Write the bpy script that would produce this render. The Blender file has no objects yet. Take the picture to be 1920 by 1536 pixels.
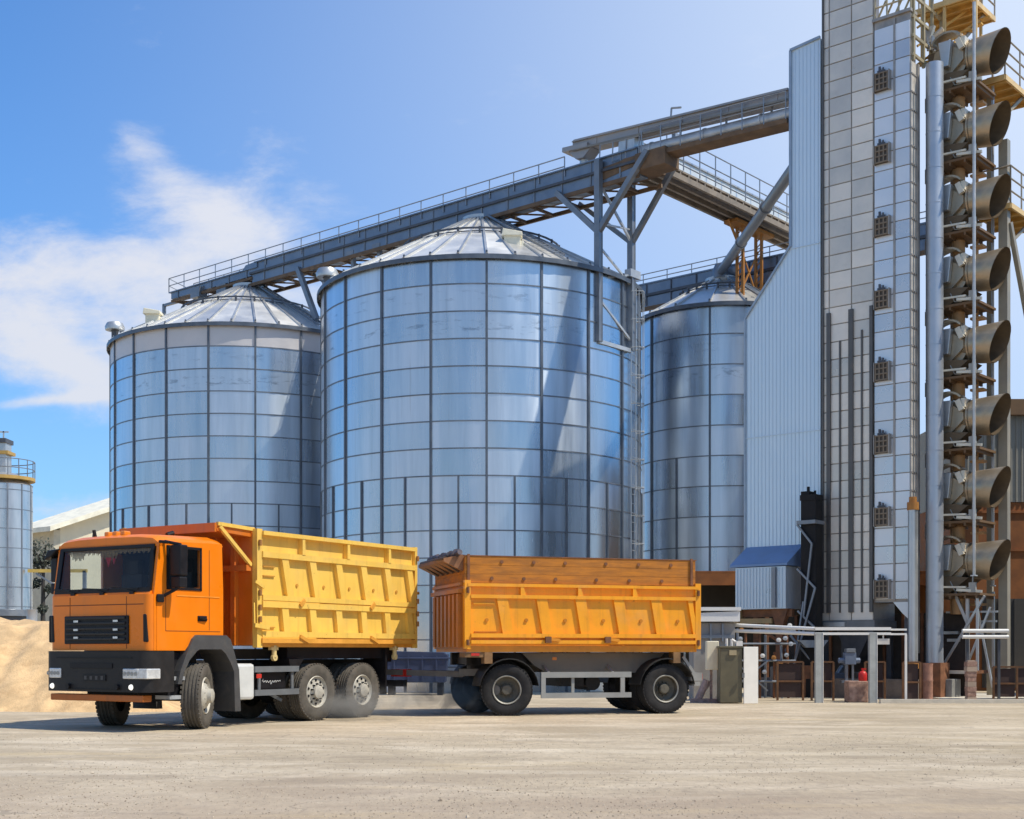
import bpy, bmesh, math, random
from mathutils import Vector, Matrix, Quaternion
random.seed(7)
R = math.radians
scene = bpy.context.scene
COL = scene.collection

# ---------------------------------------------------------------- camera, sky, sun
cam_d = bpy.data.cameras.new("camera")
cam = bpy.data.objects.new("camera", cam_d)
COL.objects.link(cam)
cam.location = (0, 0, 1.27)
cam.rotation_euler = (R(90), 0, 0)
cam_d.sensor_width = 36.0
cam_d.lens = 2500.0 / 1920.0 * 36.0
cam_d.shift_y = (1220.0 - 768.0) / 1920.0
cam_d.clip_start = 0.1
cam_d.clip_end = 5000
scene.camera = cam

SUN_AZ, SUN_EL = R(-18), R(56)
sdir = Vector((math.cos(SUN_EL) * math.cos(SUN_AZ), math.cos(SUN_EL) * math.sin(SUN_AZ), math.sin(SUN_EL)))
sun_d = bpy.data.lights.new("sun", 'SUN')
sun_d.energy = 4.6
sun_d.angle = R(0.5)
sun_d.color = (1.0, 0.92, 0.77)
sun = bpy.data.objects.new("sun", sun_d)
COL.objects.link(sun)
sun.rotation_euler = sdir.to_track_quat('Z', 'Y').to_euler()
sun.location = (40, 0, 60)

scene.view_settings.view_transform = 'Standard'
scene.view_settings.look = 'None'
scene.view_settings.exposure = 0.0
scene.view_settings.gamma = 1.0


class NT:
    """tiny node-tree helper"""
    def __init__(s, nt):
        s.nt = nt
        s.n = nt.nodes
        s.l = nt.links

    def new(s, t, **kw):
        n = s.n.new(t)
        for k, v in kw.items():
            if k.startswith('i_'):
                key = k[2:]
                key = int(key) if key.isdigit() else key.replace('_', ' ')
                n.inputs[key].default_value = v
            else:
                setattr(n, k, v)
        return n

    def link(s, a, b):
        s.l.new(a, b)

    def val(s, x, sock):
        if hasattr(x, 'links'):
            s.link(x, sock)
        else:
            sock.default_value = x

    def math(s, op, a, b=None, c=None, clamp=False):
        n = s.n.new('ShaderNodeMath')
        n.operation = op
        n.use_clamp = clamp
        s.val(a, n.inputs[0])
        if b is not None:
            s.val(b, n.inputs[1])
        if c is not None:
            s.val(c, n.inputs[2])
        return n.outputs[0]

    def mix(s, fac, a, b, mode='MIX'):
        n = s.n.new('ShaderNodeMix')
        n.data_type = 'RGBA'
        n.blend_type = mode
        s.val(fac, n.inputs[0])
        s.val(a, n.inputs[6])
        s.val(b, n.inputs[7])
        return n.outputs[2]

    def ramp(s, fac, lo, hi, a=0.0, b=1.0, smooth=True):
        n = s.n.new('ShaderNodeMapRange')
        n.interpolation_type = 'SMOOTHSTEP' if smooth else 'LINEAR'
        s.val(fac, n.inputs[0])
        n.inputs[1].default_value = lo
        n.inputs[2].default_value = hi
        n.inputs[3].default_value = a
        n.inputs[4].default_value = b
        return n.outputs[0]

    def noise(s, vec, scale, detail=4, rough=0.55, dist=0.0):
        n = s.n.new('ShaderNodeTexNoise')
        n.inputs['Scale'].default_value = scale
        n.inputs['Detail'].default_value = detail
        n.inputs['Roughness'].default_value = rough
        n.inputs['Distortion'].default_value = dist
        if vec is not None:
            s.link(vec, n.inputs['Vector'])
        return n.outputs[0]

    def mapping(s, vec, scale=(1, 1, 1), rot=(0, 0, 0), loc=(0, 0, 0)):
        n = s.n.new('ShaderNodeMapping')
        n.inputs['Scale'].default_value = scale
        n.inputs['Rotation'].default_value = rot
        n.inputs['Location'].default_value = loc
        s.link(vec, n.inputs['Vector'])
        return n.outputs[0]


def rgb(r, g, b):
    return (r, g, b, 1.0)


def make_world():
    w = bpy.data.worlds.new("World")
    scene.world = w
    w.use_nodes = True
    t = NT(w.node_tree)
    t.n.clear()
    out = t.new('ShaderNodeOutputWorld')
    bg = t.new('ShaderNodeBackground')
    bg.inputs['Strength'].default_value = 0.135
    sky = t.new('ShaderNodeTexSky')
    sky.sky_type = 'NISHITA'
    sky.sun_disc = False
    sky.sun_elevation = SUN_EL
    sky.sun_rotation = math.pi / 2 - SUN_AZ
    sky.altitude = 100
    sky.air_density = 1.0
    sky.dust_density = 0.6
    sky.ozone_density = 2.0
    tc = t.new('ShaderNodeTexCoord')
    d = tc.outputs['Generated']
    sep = t.new('ShaderNodeSeparateXYZ')
    t.link(d, sep.inputs[0])
    x, y, z = sep.outputs
    hsv = t.new('ShaderNodeHueSaturation')
    hsv.inputs['Saturation'].default_value = 1.08
    hsv.inputs['Value'].default_value = 1.08
    t.link(sky.outputs[0], hsv.inputs['Color'])
    front = t.ramp(y, -0.05, 0.35)
    tint = t.mix(front, rgb(0.58, 0.93, 1.18), rgb(0.22, 0.86, 1.38))
    base = t.mix(1.0, hsv.outputs[0], tint, 'MULTIPLY')
    # gnomonic-like sky coordinates (azimuth, elevation) measured about +Y
    yy = t.math('MAXIMUM', t.math('ABSOLUTE', y), 0.02)
    u = t.math('DIVIDE', x, yy)
    v = t.math('DIVIDE', z, yy)
    comb = t.new('ShaderNodeCombineXYZ')
    t.link(u, comb.inputs[0])
    t.link(v, comb.inputs[1])
    t.link(y, comb.inputs[2])
    uv = comb.outputs[0]

    def blob(cu, cv, su, sv, rot=0.0):
        du = t.math('SUBTRACT', u, cu)
        dv = t.math('SUBTRACT', v, cv)
        c, s_ = math.cos(rot), math.sin(rot)
        a = t.math('ADD', t.math('MULTIPLY', du, c / su), t.math('MULTIPLY', dv, s_ / su))
        b = t.math('ADD', t.math('MULTIPLY', du, -s_ / sv), t.math('MULTIPLY', dv, c / sv))
        q = t.math('ADD', t.math('MULTIPLY', a, a), t.math('MULTIPLY', b, b))
        return t.math('POWER', 2.718, t.math('MULTIPLY', q, -1.0))

    blobs = None
    for args in BLOBS:
        bb = blob(*args[:5])
        bb = t.math('MULTIPLY', bb, args[5])
        blobs = bb if blobs is None else t.math('ADD', blobs, bb)
    warp = t.mapping(uv, (3.2, 6.0, 1), (0, 0, R(-18)), (1.3, 0.4, 0))
    n1 = t.noise(warp, 3.4, 10, 0.62, 0.25)
    n2 = t.noise(t.mapping(uv, (5, 11, 1), (0, 0, R(-25)), (4.1, 2.0, 0)), 3.2, 9, 0.66, 0.4)
    tex = t.math('ADD', t.math('MULTIPLY', n1, 0.65), t.math('MULTIPLY', n2, 0.35))
    dens = t.math('ADD', t.math('MULTIPLY', blobs, 0.74), t.math('MULTIPLY', t.math('SUBTRACT', tex, 0.53), 2.1))
    cl = t.math('MULTIPLY', t.ramp(dens, 0.08, 0.95), front)
    # high thin clouds elsewhere round the dome, seen mostly in reflections
    g = t.noise(t.mapping(d, (2.0, 2.0, 5.0)), 1.6, 8, 0.6, 0.3)
    cl2 = t.math('MULTIPLY', t.ramp(g, 0.47, 0.68), t.math('SUBTRACT', 1.0, front))
    cl2 = t.math('MULTIPLY', cl2, 0.75)
    cloud_col = rgb(6.1, 6.05, 6.45)
    c1 = t.mix(t.math('MULTIPLY', cl, 0.93), base, cloud_col)
    c2 = t.mix(cl2, c1, rgb(5.9, 5.9, 6.0))
    # bright hazy air toward the sun side of the sky
    glow = t.math('MULTIPLY', blob(0.46, 0.50, 0.52, 0.56), front)
    c3 = t.mix(t.math('MULTIPLY', glow, 0.90), c2, rgb(5.7, 6.45, 7.7))
    # pale band just above the horizon
    hz = t.math('POWER', 2.718, t.math('MULTIPLY', t.math('ABSOLUTE', z), -5.5))
    c4 = t.mix(t.math('MULTIPLY', hz, 0.68), c3, rgb(4.5, 5.2, 6.0))
    t.link(c4, bg.inputs['Color'])
    t.link(bg.outputs[0], out.inputs['Surface'])


BLOBS = [
    # u, v, su, sv, rot, strength     (tangents of azimuth and elevation)
    (-0.345, 0.285, 0.110, 0.034, -0.10, 1.15),
    (-0.350, 0.225, 0.090, 0.034, -0.35, 1.05),
    (-0.215, 0.325, 0.070, 0.040, 0.35, 0.85),
    (-0.180, 0.300, 0.060, 0.026, 0.1, 0.6),
    (-0.278, 0.375, 0.034, 0.013, -0.62, 0.62),
    (-0.245, 0.345, 0.040, 0.022, -0.4, 0.45),
    (-0.315, 0.200, 0.050, 0.018, -0.55, 0.6),
    (-0.335, 0.189, 0.10, 0.0045, 0.10, 0.75),
    (-0.25, 0.245, 0.06, 0.03, 0, 0.8),
    (-0.33, 0.100, 0.07, 0.020, 0.0, 0.55),
    (-0.14, 0.265, 0.04, 0.018, 0.0, 0.75),
]
make_world()

# ---------------------------------------------------------------- materials
MATS = {}


def mat(name, col, rough=0.5, metal=0.0, *args, **kw):
    m = MATS.get(name) or mat_(name, col, rough, metal, *args, **kw)
    return m


def mat_(name, col, rough=0.5, metal=0.0, vary=0.12, vscale=3.0, dirt=0.0, dirt_col=(0.25, 0.2, 0.14), bump=0.0,
        bscale=20.0, stretch=(1, 1, 1), attr=0.0, coat=0.0, rvary=0.1, wave=0.0, streak=0.0, wear=0.0, smudge=False, aniso=0.0):
    """procedural principled material: colour variation, dirt patches, bump, optional per-panel value"""
    if name in MATS:
        return MATS[name]
    m = bpy.data.materials.new(name)
    m.use_nodes = True
    t = NT(m.node_tree)
    p = t.n['Principled BSDF']
    tc = t.new('ShaderNodeTexCoord')
    o = t.mapping(tc.outputs['Object'], stretch)
    n1 = t.noise(o, vscale, 5, 0.6)
    lo = rgb(*[c * (1 - vary) for c in col])
    hi = rgb(*[min(1, c * (1 + vary)) for c in col])
    c = t.mix(t.ramp(n1, 0.3, 0.7), lo, hi)
    if dirt > 0:
        n2 = t.noise(o, vscale * 0.9 + 1.3, 9, 0.7, 0.5)
        f = t.math('MULTIPLY', t.ramp(n2, 0.48, 0.75), dirt)
        c = t.mix(f, c, rgb(*dirt_col))
    if streak > 0:
        n3 = t.noise(t.mapping(tc.outputs['Object'], (5, 5, 0.35)), 1.6, 6, 0.65)
        c = t.mix(t.math('MULTIPLY', t.ramp(n3, 0.48, 0.72), streak), c, rgb(*[k * 0.55 for k in dirt_col]))
        n4 = t.noise(t.mapping(tc.outputs['Object'], (1, 1, 1)), 0.9, 6, 0.7)
        c = t.mix(t.math('MULTIPLY', t.ramp(n4, 0.45, 0.75), streak * 0.7), c, rgb(0.42, 0.34, 0.24))
    if wear > 0:
        n5 = t.noise(tc.outputs['Object'], 7.0, 8, 0.75, 0.3)
        c = t.mix(t.math('MULTIPLY', t.ramp(n5, 0.63, 0.70), wear), c, rgb(0.16, 0.075, 0.03))
    if smudge:
        sp = t.new('ShaderNodeSeparateXYZ')
        t.link(tc.outputs['Object'], sp.inputs[0])
        zz = sp.outputs[2]
        band = t.math('MULTIPLY', t.ramp(zz, 10.75, 10.95), t.ramp(zz, 11.35, 11.15))
        band2 = t.math('MULTIPLY', t.ramp(zz, 11.75, 11.85), t.ramp(zz, 12.15, 12.05))
        n6 = t.noise(t.mapping(tc.outputs['Object'], (1.1, 1.1, 3.5)), 1.5, 7, 0.7, 0.4)
        f6 = t.math('MULTIPLY', t.ramp(n6, 0.52, 0.66), t.math('ADD', band, t.math('MULTIPLY', band2, 0.6)))
        c = t.mix(t.math('MULTIPLY', f6, 0.55), c, rgb(0.13, 0.16, 0.20))
        # drips running down below the rings
        n7 = t.noise(t.mapping(tc.outputs['Object'], (7, 7, 0.25)), 1.3, 5, 0.7)
        c = t.mix(t.ramp(n7, 0.56, 0.74, 0.0, 0.30), c, rgb(0.40, 0.42, 0.44))
    rr = t.ramp(n1, 0.25, 0.75, max(0.02, rough - rvary), min(1, rough + rvary))
    if attr > 0:
        at = t.new('ShaderNodeAttribute')
        at.attribute_name = 'pv'
        k = t.ramp(at.outputs['Fac'], 0, 1, 1 - attr, 1 + attr * 0.3, smooth=False)
        mul = t.new('ShaderNodeVectorMath')
        mul.operation = 'SCALE'
        t.link(c, mul.inputs[0])
        t.link(k, mul.inputs['Scale'])
        c = mul.outputs[0]
        rr = t.math('ADD', rr, t.math('MULTIPLY', t.math('SUBTRACT', at.outputs['Fac'], 0.5), 0.18), clamp=True)
    t.link(c, p.inputs['Base Color'])
    t.link(rr, p.inputs['Roughness'])
    p.inputs['Metallic'].default_value = metal
    if max(col) < 0.05:
        p.inputs['Specular IOR Level'].default_value = 0.22
    if aniso:
        tg = t.new('ShaderNodeTangent')
        tg.direction_type = 'RADIAL'
        tg.axis = 'Z'
        p.inputs['Anisotropic'].default_value = aniso
        p.inputs['Anisotropic Rotation'].default_value = 0.25
        t.link(tg.outputs[0], p.inputs['Tangent'])
    if coat:
        p.inputs['Coat Weight'].default_value = coat
        p.inputs['Coat Roughness'].default_value = 0.12
    h = None
    if bump > 0:
        b = t.new('ShaderNodeBump')
        b.inputs['Strength'].default_value = bump
        b.inputs['Distance'].default_value = 0.02
        t.link(t.noise(o, bscale, 6, 0.6), b.inputs['Height'])
        h = b.outputs[0]
    if wave > 0:
        b = t.new('ShaderNodeBump')
        b.inputs['Strength'].default_value = 0.55
        b.inputs['Distance'].default_value = wave
        t.link(t.noise(t.mapping(tc.outputs['Object'], (1, 1, 0.55)), 0.8, 2, 0.4), b.inputs['Height'])
        if h is not None:
            t.link(h, b.inputs['Normal'])
        h = b.outputs[0]
    if h is not None:
        t.link(h, p.inputs['Normal'])
    MATS[name] = m
    return m


def glass_mat():
    m = bpy.data.materials.new("cab_glass")
    m.use_nodes = True
    t = NT(m.node_tree)
    out = t.n['Material Output']
    t.n.remove(t.n['Principled BSDF'])
    tr = t.new('ShaderNodeBsdfTransparent')
    tr.inputs[0].default_value = rgb(0.86, 0.89, 0.90)
    gl = t.new('ShaderNodeBsdfGlossy')
    gl.inputs['Roughness'].default_value = 0.03
    gl.inputs['Color'].default_value = rgb(0.85, 0.9, 1)
    fr = t.new('ShaderNodeFresnel')
    fr.inputs[0].default_value = 1.35
    mx = t.new('ShaderNodeMixShader')
    t.link(fr.outputs[0], mx.inputs[0])
    t.link(tr.outputs[0], mx.inputs[1])
    t.link(gl.outputs[0], mx.inputs[2])
    t.link(mx.outputs[0], out.inputs['Surface'])
    return m


GLASS = glass_mat()
galv = mat("galvanised_sheet", (0.60, 0.67, 0.745), 0.31, 0.92, 0.12, 1.5, attr=0.22, wave=0.02, rvary=0.06,
           stretch=(1.3, 1.3, 0.10), smudge=True, aniso=0.55)  # upright streaks in the sheet colour stand for mirrored clouds
galv_dull = mat("galvanised_dull", (0.55, 0.56, 0.56), 0.42, 0.75, 0.1, 1.5, dirt=0.2, dirt_col=(0.32, 0.30, 0.27))
roof_sheet = mat("roof_sheet", (0.74, 0.73, 0.70), 0.42, 0.55, 0.08, 1.2, dirt=0.22, dirt_col=(0.45, 0.40, 0.33), attr=0.15)
seam = mat("seam_steel", (0.125, 0.145, 0.175), 0.45, 0.5, 0.2, 2.0)
seam_soft = mat("ring_seam", (0.18, 0.20, 0.23), 0.45, 0.6, 0.2, 2.0)
steel_blue = mat("conveyor_steel", (0.20, 0.245, 0.31), 0.42, 0.6, 0.15, 1.2, dirt=0.25, dirt_col=(0.13, 0.12, 0.11))
steel_light = mat("light_steel", (0.52, 0.54, 0.56), 0.48, 0.55, 0.1, 1.5, dirt=0.25, dirt_col=(0.33, 0.29, 0.24))
steel_dark = mat("dark_steel", (0.09, 0.095, 0.11), 0.5, 0.4, 0.2, 2.0)
steel_mid = mat("frame_steel", (0.23, 0.25, 0.28), 0.45, 0.55, 0.15, 2.0, dirt=0.2)
rust_brown = mat("brown_underside", (0.16, 0.105, 0.065), 0.8, 0.1, 0.25, 3.0)
rail_grey = mat("handrail_steel", (0.30, 0.32, 0.35), 0.45, 0.5, 0.1, 3.0)
clad_blue = mat("blue_cladding", (0.66, 0.78, 0.87), 0.36, 0.30, 0.05, 0.35, dirt=0.12, dirt_col=(0.40, 0.50, 0.60), stretch=(1, 1, 0.25))
clad_blue_rib = mat("blue_cladding_rib", (0.60, 0.715, 0.81), 0.38, 0.30, 0.05, 0.5)
roof_blue = mat("blue_awning", (0.17, 0.27, 0.46), 0.45, 0.2, 0.1, 2.0)
dry_warm = mat("dryer_sheet_warm", (0.80, 0.735, 0.645), 0.42, 0.30, 0.08, 0.8, attr=0.22, wave=0.012, dirt=0.15, dirt_col=(0.36, 0.31, 0.26))
dry_cool = mat("dryer_sheet_cool", (0.76, 0.77, 0.79), 0.34, 0.50, 0.05, 0.8, attr=0.20, wave=0.012)
dry_seam = mat("dryer_seam", (0.38, 0.345, 0.31), 0.5, 0.5, 0.2, 2.0)
fan_steel = mat("fan_steel", (0.45, 0.37, 0.265), 0.40, 0.65, 0.14, 2.5, dirt=0.3, dirt_col=(0.22, 0.16, 0.10))  # brown-grey steel with the sun flare's tan tint mixed into the colour
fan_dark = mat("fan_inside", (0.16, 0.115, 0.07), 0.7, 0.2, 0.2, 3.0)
orange_steel = mat("orange_primer", (0.40, 0.17, 0.035), 0.6, 0.0, 0.15, 3.0, dirt=0.3, dirt_col=(0.22, 0.10, 0.03))
orange_plate = mat("orange_deck", (0.62, 0.36, 0.09), 0.6, 0.0, 0.15, 3.0, dirt=0.15, dirt_col=(0.35, 0.18, 0.05))
brown_rust = mat("rusty_steel", (0.20, 0.085, 0.04), 0.8, 0.0, 0.3, 4.0, dirt=0.4, dirt_col=(0.08, 0.04, 0.03))
black_steel = mat("black_steel", (0.018, 0.017, 0.018), 0.6, 0.1, 0.2, 3.0)
white_paint = mat("white_paint", (0.80, 0.79, 0.76), 0.45, 0.0, 0.04, 3.0, dirt=0.1, dirt_col=(0.55, 0.5, 0.42))
cream_paint = mat("cream_paint", (0.78, 0.72, 0.55), 0.5, 0.0, 0.05, 2.0, dirt=0.12, dirt_col=(0.5, 0.42, 0.3))
khaki_paint = mat("khaki_paint", (0.13, 0.115, 0.07), 0.5, 0.0, 0.15, 3.0)
concrete = mat("dark_concrete", (0.16, 0.13, 0.11), 0.9, 0.0, 0.2, 4.0, bump=0.3)
concrete_pale = mat("pale_concrete", (0.62, 0.57, 0.48), 0.9, 0.0, 0.1, 4.0, bump=0.3)
brick_pink = mat("pink_brick", (0.36, 0.22, 0.17), 0.9, 0.0, 0.3, 9.0, dirt=0.5, dirt_col=(0.5, 0.42, 0.34))
red_paint = mat("red_paint", (0.55, 0.015, 0.012), 0.5)
hall_beige = mat("beige_wall", (0.68, 0.61, 0.45), 0.8, 0.0, 0.06, 1.0, dirt=0.12, dirt_col=(0.45, 0.4, 0.3))
hall_trim = mat("cream_trim", (0.80, 0.75, 0.60), 0.6)
clad_grey = mat("grey_cladding", (0.34, 0.32, 0.27), 0.6, 0.1, 0.08, 1.0)
clad_rust = mat("rust_cladding", (0.27, 0.095, 0.025), 0.7, 0.0, 0.2, 2.0)
cab_orange = mat("cab_orange", (0.88, 0.215, 0.004), 0.36, 0.0, 0.04, 2.0, coat=0.2, dirt=0.05, dirt_col=(0.6, 0.2, 0.03), streak=0.10, wear=0.12)
cab_orange.node_tree.nodes['Principled BSDF'].inputs['Specular IOR Level'].default_value = 0.3
body_front = mat("body_front_shaded", (0.62, 0.155, 0.010), 0.45, 0.0, 0.07, 2.0, dirt=0.15, dirt_col=(0.30, 0.09, 0.02), streak=0.25, wear=0.5)  # body paint darkened and reddened: shade of the front face put into the colour
body_yellow = mat("body_yellow", (0.86, 0.545, 0.10), 0.45, 0.0, 0.05, 2.0, dirt=0.15, dirt_col=(0.70, 0.42, 0.10), streak=0.28, wear=0.6)
trail_orange = mat("trailer_orange", (0.92, 0.37, 0.008), 0.45, 0.0, 0.06, 1.6, dirt=0.2, dirt_col=(0.50, 0.20, 0.03), streak=0.30, wear=0.6)
board_brown = mat("brown_boards", (0.46, 0.165, 0.018), 0.8, 0.0, 0.25, 3.5, dirt=0.5, dirt_col=(0.20, 0.085, 0.035), stretch=(0.5, 1, 3), streak=0.06, wear=0.8)
tarp = mat("tarpaulin", (0.075, 0.065, 0.085), 0.6, 0.0, 0.4, 5.0, dirt=0.4, dirt_col=(0.26, 0.16, 0.09))
tyre_m = mat("tyre_rubber", (0.095, 0.083, 0.068), 0.9, 0.0, 0.25, 6.0, dirt=0.4, dirt_col=(0.17, 0.145, 0.115), bump=0.4, bscale=60)
tyre_clean = mat("tyre_rubber_dark", (0.030, 0.029, 0.030), 0.8, 0.0, 0.25, 6.0, dirt=0.3, dirt_col=(0.08, 0.07, 0.06), bump=0.4, bscale=60)
rim_pale = mat("rim_pale", (0.50, 0.47, 0.40), 0.5, 0.1, 0.12, 6.0, dirt=0.3, dirt_col=(0.28, 0.24, 0.18))
rim_dark = mat("rim_dark", (0.10, 0.09, 0.07), 0.6, 0.1, 0.2, 6.0, dirt=0.3)
rim_ring = mat("rim_ring", (0.36, 0.35, 0.32), 0.5, 0.2, 0.1, 6.0)
plastic_black = mat("black_plastic", (0.014, 0.013, 0.015), 0.42, 0.0, 0.2, 5.0)
plastic_grey = mat("grey_plastic", (0.062, 0.061, 0.062), 0.55, 0.0, 0.1, 4.0, dirt=0.25, dirt_col=(0.2, 0.17, 0.13))
chassis_m = mat("chassis_dark", (0.030, 0.028, 0.028), 0.6, 0.1, 0.2, 3.0, dirt=0.3, dirt_col=(0.09, 0.08, 0.065))
chassis_grey = mat("chassis_grey", (0.17, 0.155, 0.135), 0.6, 0.1, 0.12, 2.0, dirt=0.3, dirt_col=(0.11, 0.10, 0.085))
guard_steel = mat("guard_steel", (0.40, 0.41, 0.42), 0.5, 0.2, 0.1, 3.0, dirt=0.25)
tank_white = mat("tank_white", (0.66, 0.67, 0.65), 0.4, 0.1, 0.06, 3.0, dirt=0.12, dirt_col=(0.4, 0.37, 0.3))
lamp_clear = mat("lamp_lens", (0.70, 0.70, 0.69), 0.15, 0.2, 0.15, 12.0)
lamp_amber = mat("amber_lens", (0.75, 0.24, 0.02), 0.25)
lamp_red = mat("red_lens", (0.55, 0.03, 0.02), 0.3)
fringe_m = mat("gold_fringe", (0.34, 0.22, 0.09), 0.7, 0.0, 0.4, 30.0)
seat_m = mat("cab_interior", (0.045, 0.05, 0.06), 0.8)


def lit_lamp():
    m = bpy.data.materials.new("fog_lamp_lit")
    m.use_nodes = True
    p = m.node_tree.nodes['Principled BSDF']
    p.inputs['Base Color'].default_value = rgb(0.9, 0.88, 0.8)
    p.inputs['Emission Color'].default_value = rgb(1, 0.95, 0.82)
    p.inputs['Emission Strength'].default_value = 0.9
    return m


LIT = lit_lamp()


# ---------------------------------------------------------------- mesh builder
class MB:
    def __init__(s):
        s.v, s.f, s.m, s.pv = [], [], [], []

    def add(s, vs, fs, m=0, pv=0.5):
        o = len(s.v)
        s.v += [tuple(p) for p in vs]
        for f in fs:
            s.f.append([i + o for i in f])
            s.m.append(m)
            s.pv.append(pv)
        return s

    def box(s, x0, x1, y0, y1, z0, z1, m=0, pv=0.5):
        if x0 > x1: x0, x1 = x1, x0
        if y0 > y1: y0, y1 = y1, y0
        if z0 > z1: z0, z1 = z1, z0
        vs = [(x0, y0, z0), (x1, y0, z0), (x1, y1, z0), (x0, y1, z0), (x0, y0, z1), (x1, y0, z1), (x1, y1, z1), (x0, y1, z1)]
        fs = [(0, 3, 2, 1), (4, 5, 6, 7), (0, 1, 5, 4), (1, 2, 6, 5), (2, 3, 7, 6), (3, 0, 4, 7)]
        return s.add(vs, fs, m, pv)

    def bar(s, p, q, w=0.1, h=None, m=0, up=(0, 0, 1)):
        """rectangular bar from p to q: w sideways, h along 'up'"""
        h = h or w
        p, q = Vector(p), Vector(q)
        d = (q - p).normalized()
        upv = Vector(up)
        if abs(d.dot(upv)) > 0.98:
            upv = Vector((0, 1, 0)) if abs(d.y) < 0.9 else Vector((1, 0, 0))
        side = d.cross(upv).normalized() * (w / 2)
        up2 = side.cross(d).normalized() * (h / 2)
        vs = []
        for c in (p, q):
            vs += [c - side - up2, c + side - up2, c + side + up2, c - side + up2]
        fs = [(0, 1, 2, 3), (7, 6, 5, 4), (0, 4, 5, 1), (1, 5, 6, 2), (2, 6, 7, 3), (3, 7, 4, 0)]
        return s.add(vs, fs, m)

    def tube(s, p, q, r, n=8, m=0, r2=None, caps=True):
        p, q = Vector(p), Vector(q)
        r2 = r if r2 is None else r2
        d = (q - p).normalized()
        a = d.orthogonal().normalized()
        b = d.cross(a)
        vs, fs = [], []
        for c, rr in ((p, r), (q, r2)):
            for i in range(n):
                t = 2 * math.pi * i / n
                vs.append(c + a * (rr * math.cos(t)) + b * (rr * math.sin(t)))
        for i in range(n):
            j = (i + 1) % n
            fs.append((i, j, n + j, n + i))
        if caps:
            fs.append(tuple(reversed(range(n))))
            fs.append(tuple(range(n, 2 * n)))
        return s.add(vs, fs, m)

    def path(s, pts, r, n=6, m=0):
        for a, b in zip(pts[:-1], pts[1:]):
            s.tube(a, b, r, n, m)
        return s

    def prism(s, poly, y0, y1, m=0, axis='y', pv=0.5):
        """polygon in the (x,z) plane extruded along y (axis 'y'), or (y,z) along x (axis 'x'), or (x,y) along z"""
        n = len(poly)
        vs = []
        for yy in (y0, y1):
            for a, b in poly:
                vs.append((a, yy, b) if axis == 'y' else (yy, a, b) if axis == 'x' else (a, b, yy))
        fs = [tuple(range(n)), tuple(reversed(range(n, 2 * n)))]
        for i in range(n):
            j = (i + 1) % n
            fs.append((i, n + i, n + j, j))
        return s.add(vs, fs, m, pv)

    def lathe(s, prof, n=24, origin=(0, 0, 0), axis='z', m=0, closed=False, ms=None):
        """profile of (radius, height) pairs revolved about axis"""
        ox, oy, oz = origin
        vs, fs = [], []
        for r, h in prof:
            for i in range(n):
                t = 2 * math.pi * i / n
                c, d = r * math.cos(t), r * math.sin(t)
                if axis == 'z':
                    vs.append((ox + c, oy + d, oz + h))
                elif axis == 'y':
                    vs.append((ox + c, oy + h, oz + d))
                else:
                    vs.append((ox + h, oy + c, oz + d))
        k = len(prof)
        mm = []
        for a in range(k - 1):
            for i in range(n):
                j = (i + 1) % n
                fs.append((a * n + i, a * n + j, (a + 1) * n + j, (a + 1) * n + i))
                mm.append(ms[a] if ms else m)
        o = len(s.v)
        s.v += vs
        for f, q in zip(fs, mm):
            s.f.append([i + o for i in f])
            s.m.append(q)
            s.pv.append(0.5)
        return s

    def build(s, name, mats, parent=None, smooth=None, bevel=0.0, fix=True):
        me = bpy.data.meshes.new(name)
        me.from_pydata(s.v, [], s.f)
        if not isinstance(mats, (list, tuple)):
            mats = [mats]
        for q in mats:
            me.materials.append(q)
        me.polygons.foreach_set('material_index', s.m)
        at = me.attributes.new('pv', 'FLOAT', 'FACE')
        at.data.foreach_set('value', s.pv)
        if fix:
            bm = bmesh.new()
            bm.from_mesh(me)
            bmesh.ops.recalc_face_normals(bm, faces=bm.faces)
            bm.to_mesh(me)
            bm.free()
        if smooth is not None:
            me.shade_smooth()
            me.set_sharp_from_angle(angle=R(smooth))
        me.update()
        o = bpy.data.objects.new(name, me)
        COL.objects.link(o)
        if parent is not None:
            o.parent = parent
        if bevel:
            b = o.modifiers.new('bevel', 'BEVEL')
            b.width = bevel
            b.segments = 2
            b.limit_method = 'ANGLE'
            b.angle_limit = R(40)
        return o


def tag(o, label, cat, group=None):
    o['label'] = label
    o['category'] = cat
    if group:
        o['group'] = group
    return o


def thing(name, label, cat, loc=(0, 0, 0), rz=0.0, group=None):
    o = bpy.data.objects.new(name, None)
    o.empty_display_size = 0.3
    COL.objects.link(o)
    o.location = loc
    o.rotation_euler = (0, 0, rz)
    return tag(o, label, cat, group)


def empty_part(name, parent, loc=(0, 0, 0), rz=0.0):
    o = bpy.data.objects.new(name, None)
    o.empty_display_size = 0.1
    COL.objects.link(o)
    o.parent = parent
    o.location = loc
    o.rotation_euler = (0, 0, rz)
    return o


def copy_tree(o, parent=None):
    c = o.copy()
    COL.objects.link(c)
    if parent is not None:
        c.parent = parent
        c.matrix_parent_inverse = o.matrix_parent_inverse
    for ch in list(o.children):
        copy_tree(ch, c)
    return c


# the plant stands on its own grid: a runs along the front (right and nearer), b runs to the back (right and farther)
PA = math.atan2(-0.652, 0.758)
PO = Vector((10.46, 35.0))
CA, SA = math.cos(PA), math.sin(PA)


def plant(a, b, z=0.0):
    return (PO.x + a * CA - b * SA, PO.y + a * SA + b * CA, z)


def plant_thing(name, label, cat, a, b, z=0.0, group=None):
    return thing(name, label, cat, plant(a, b, z), PA, group)


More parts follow.
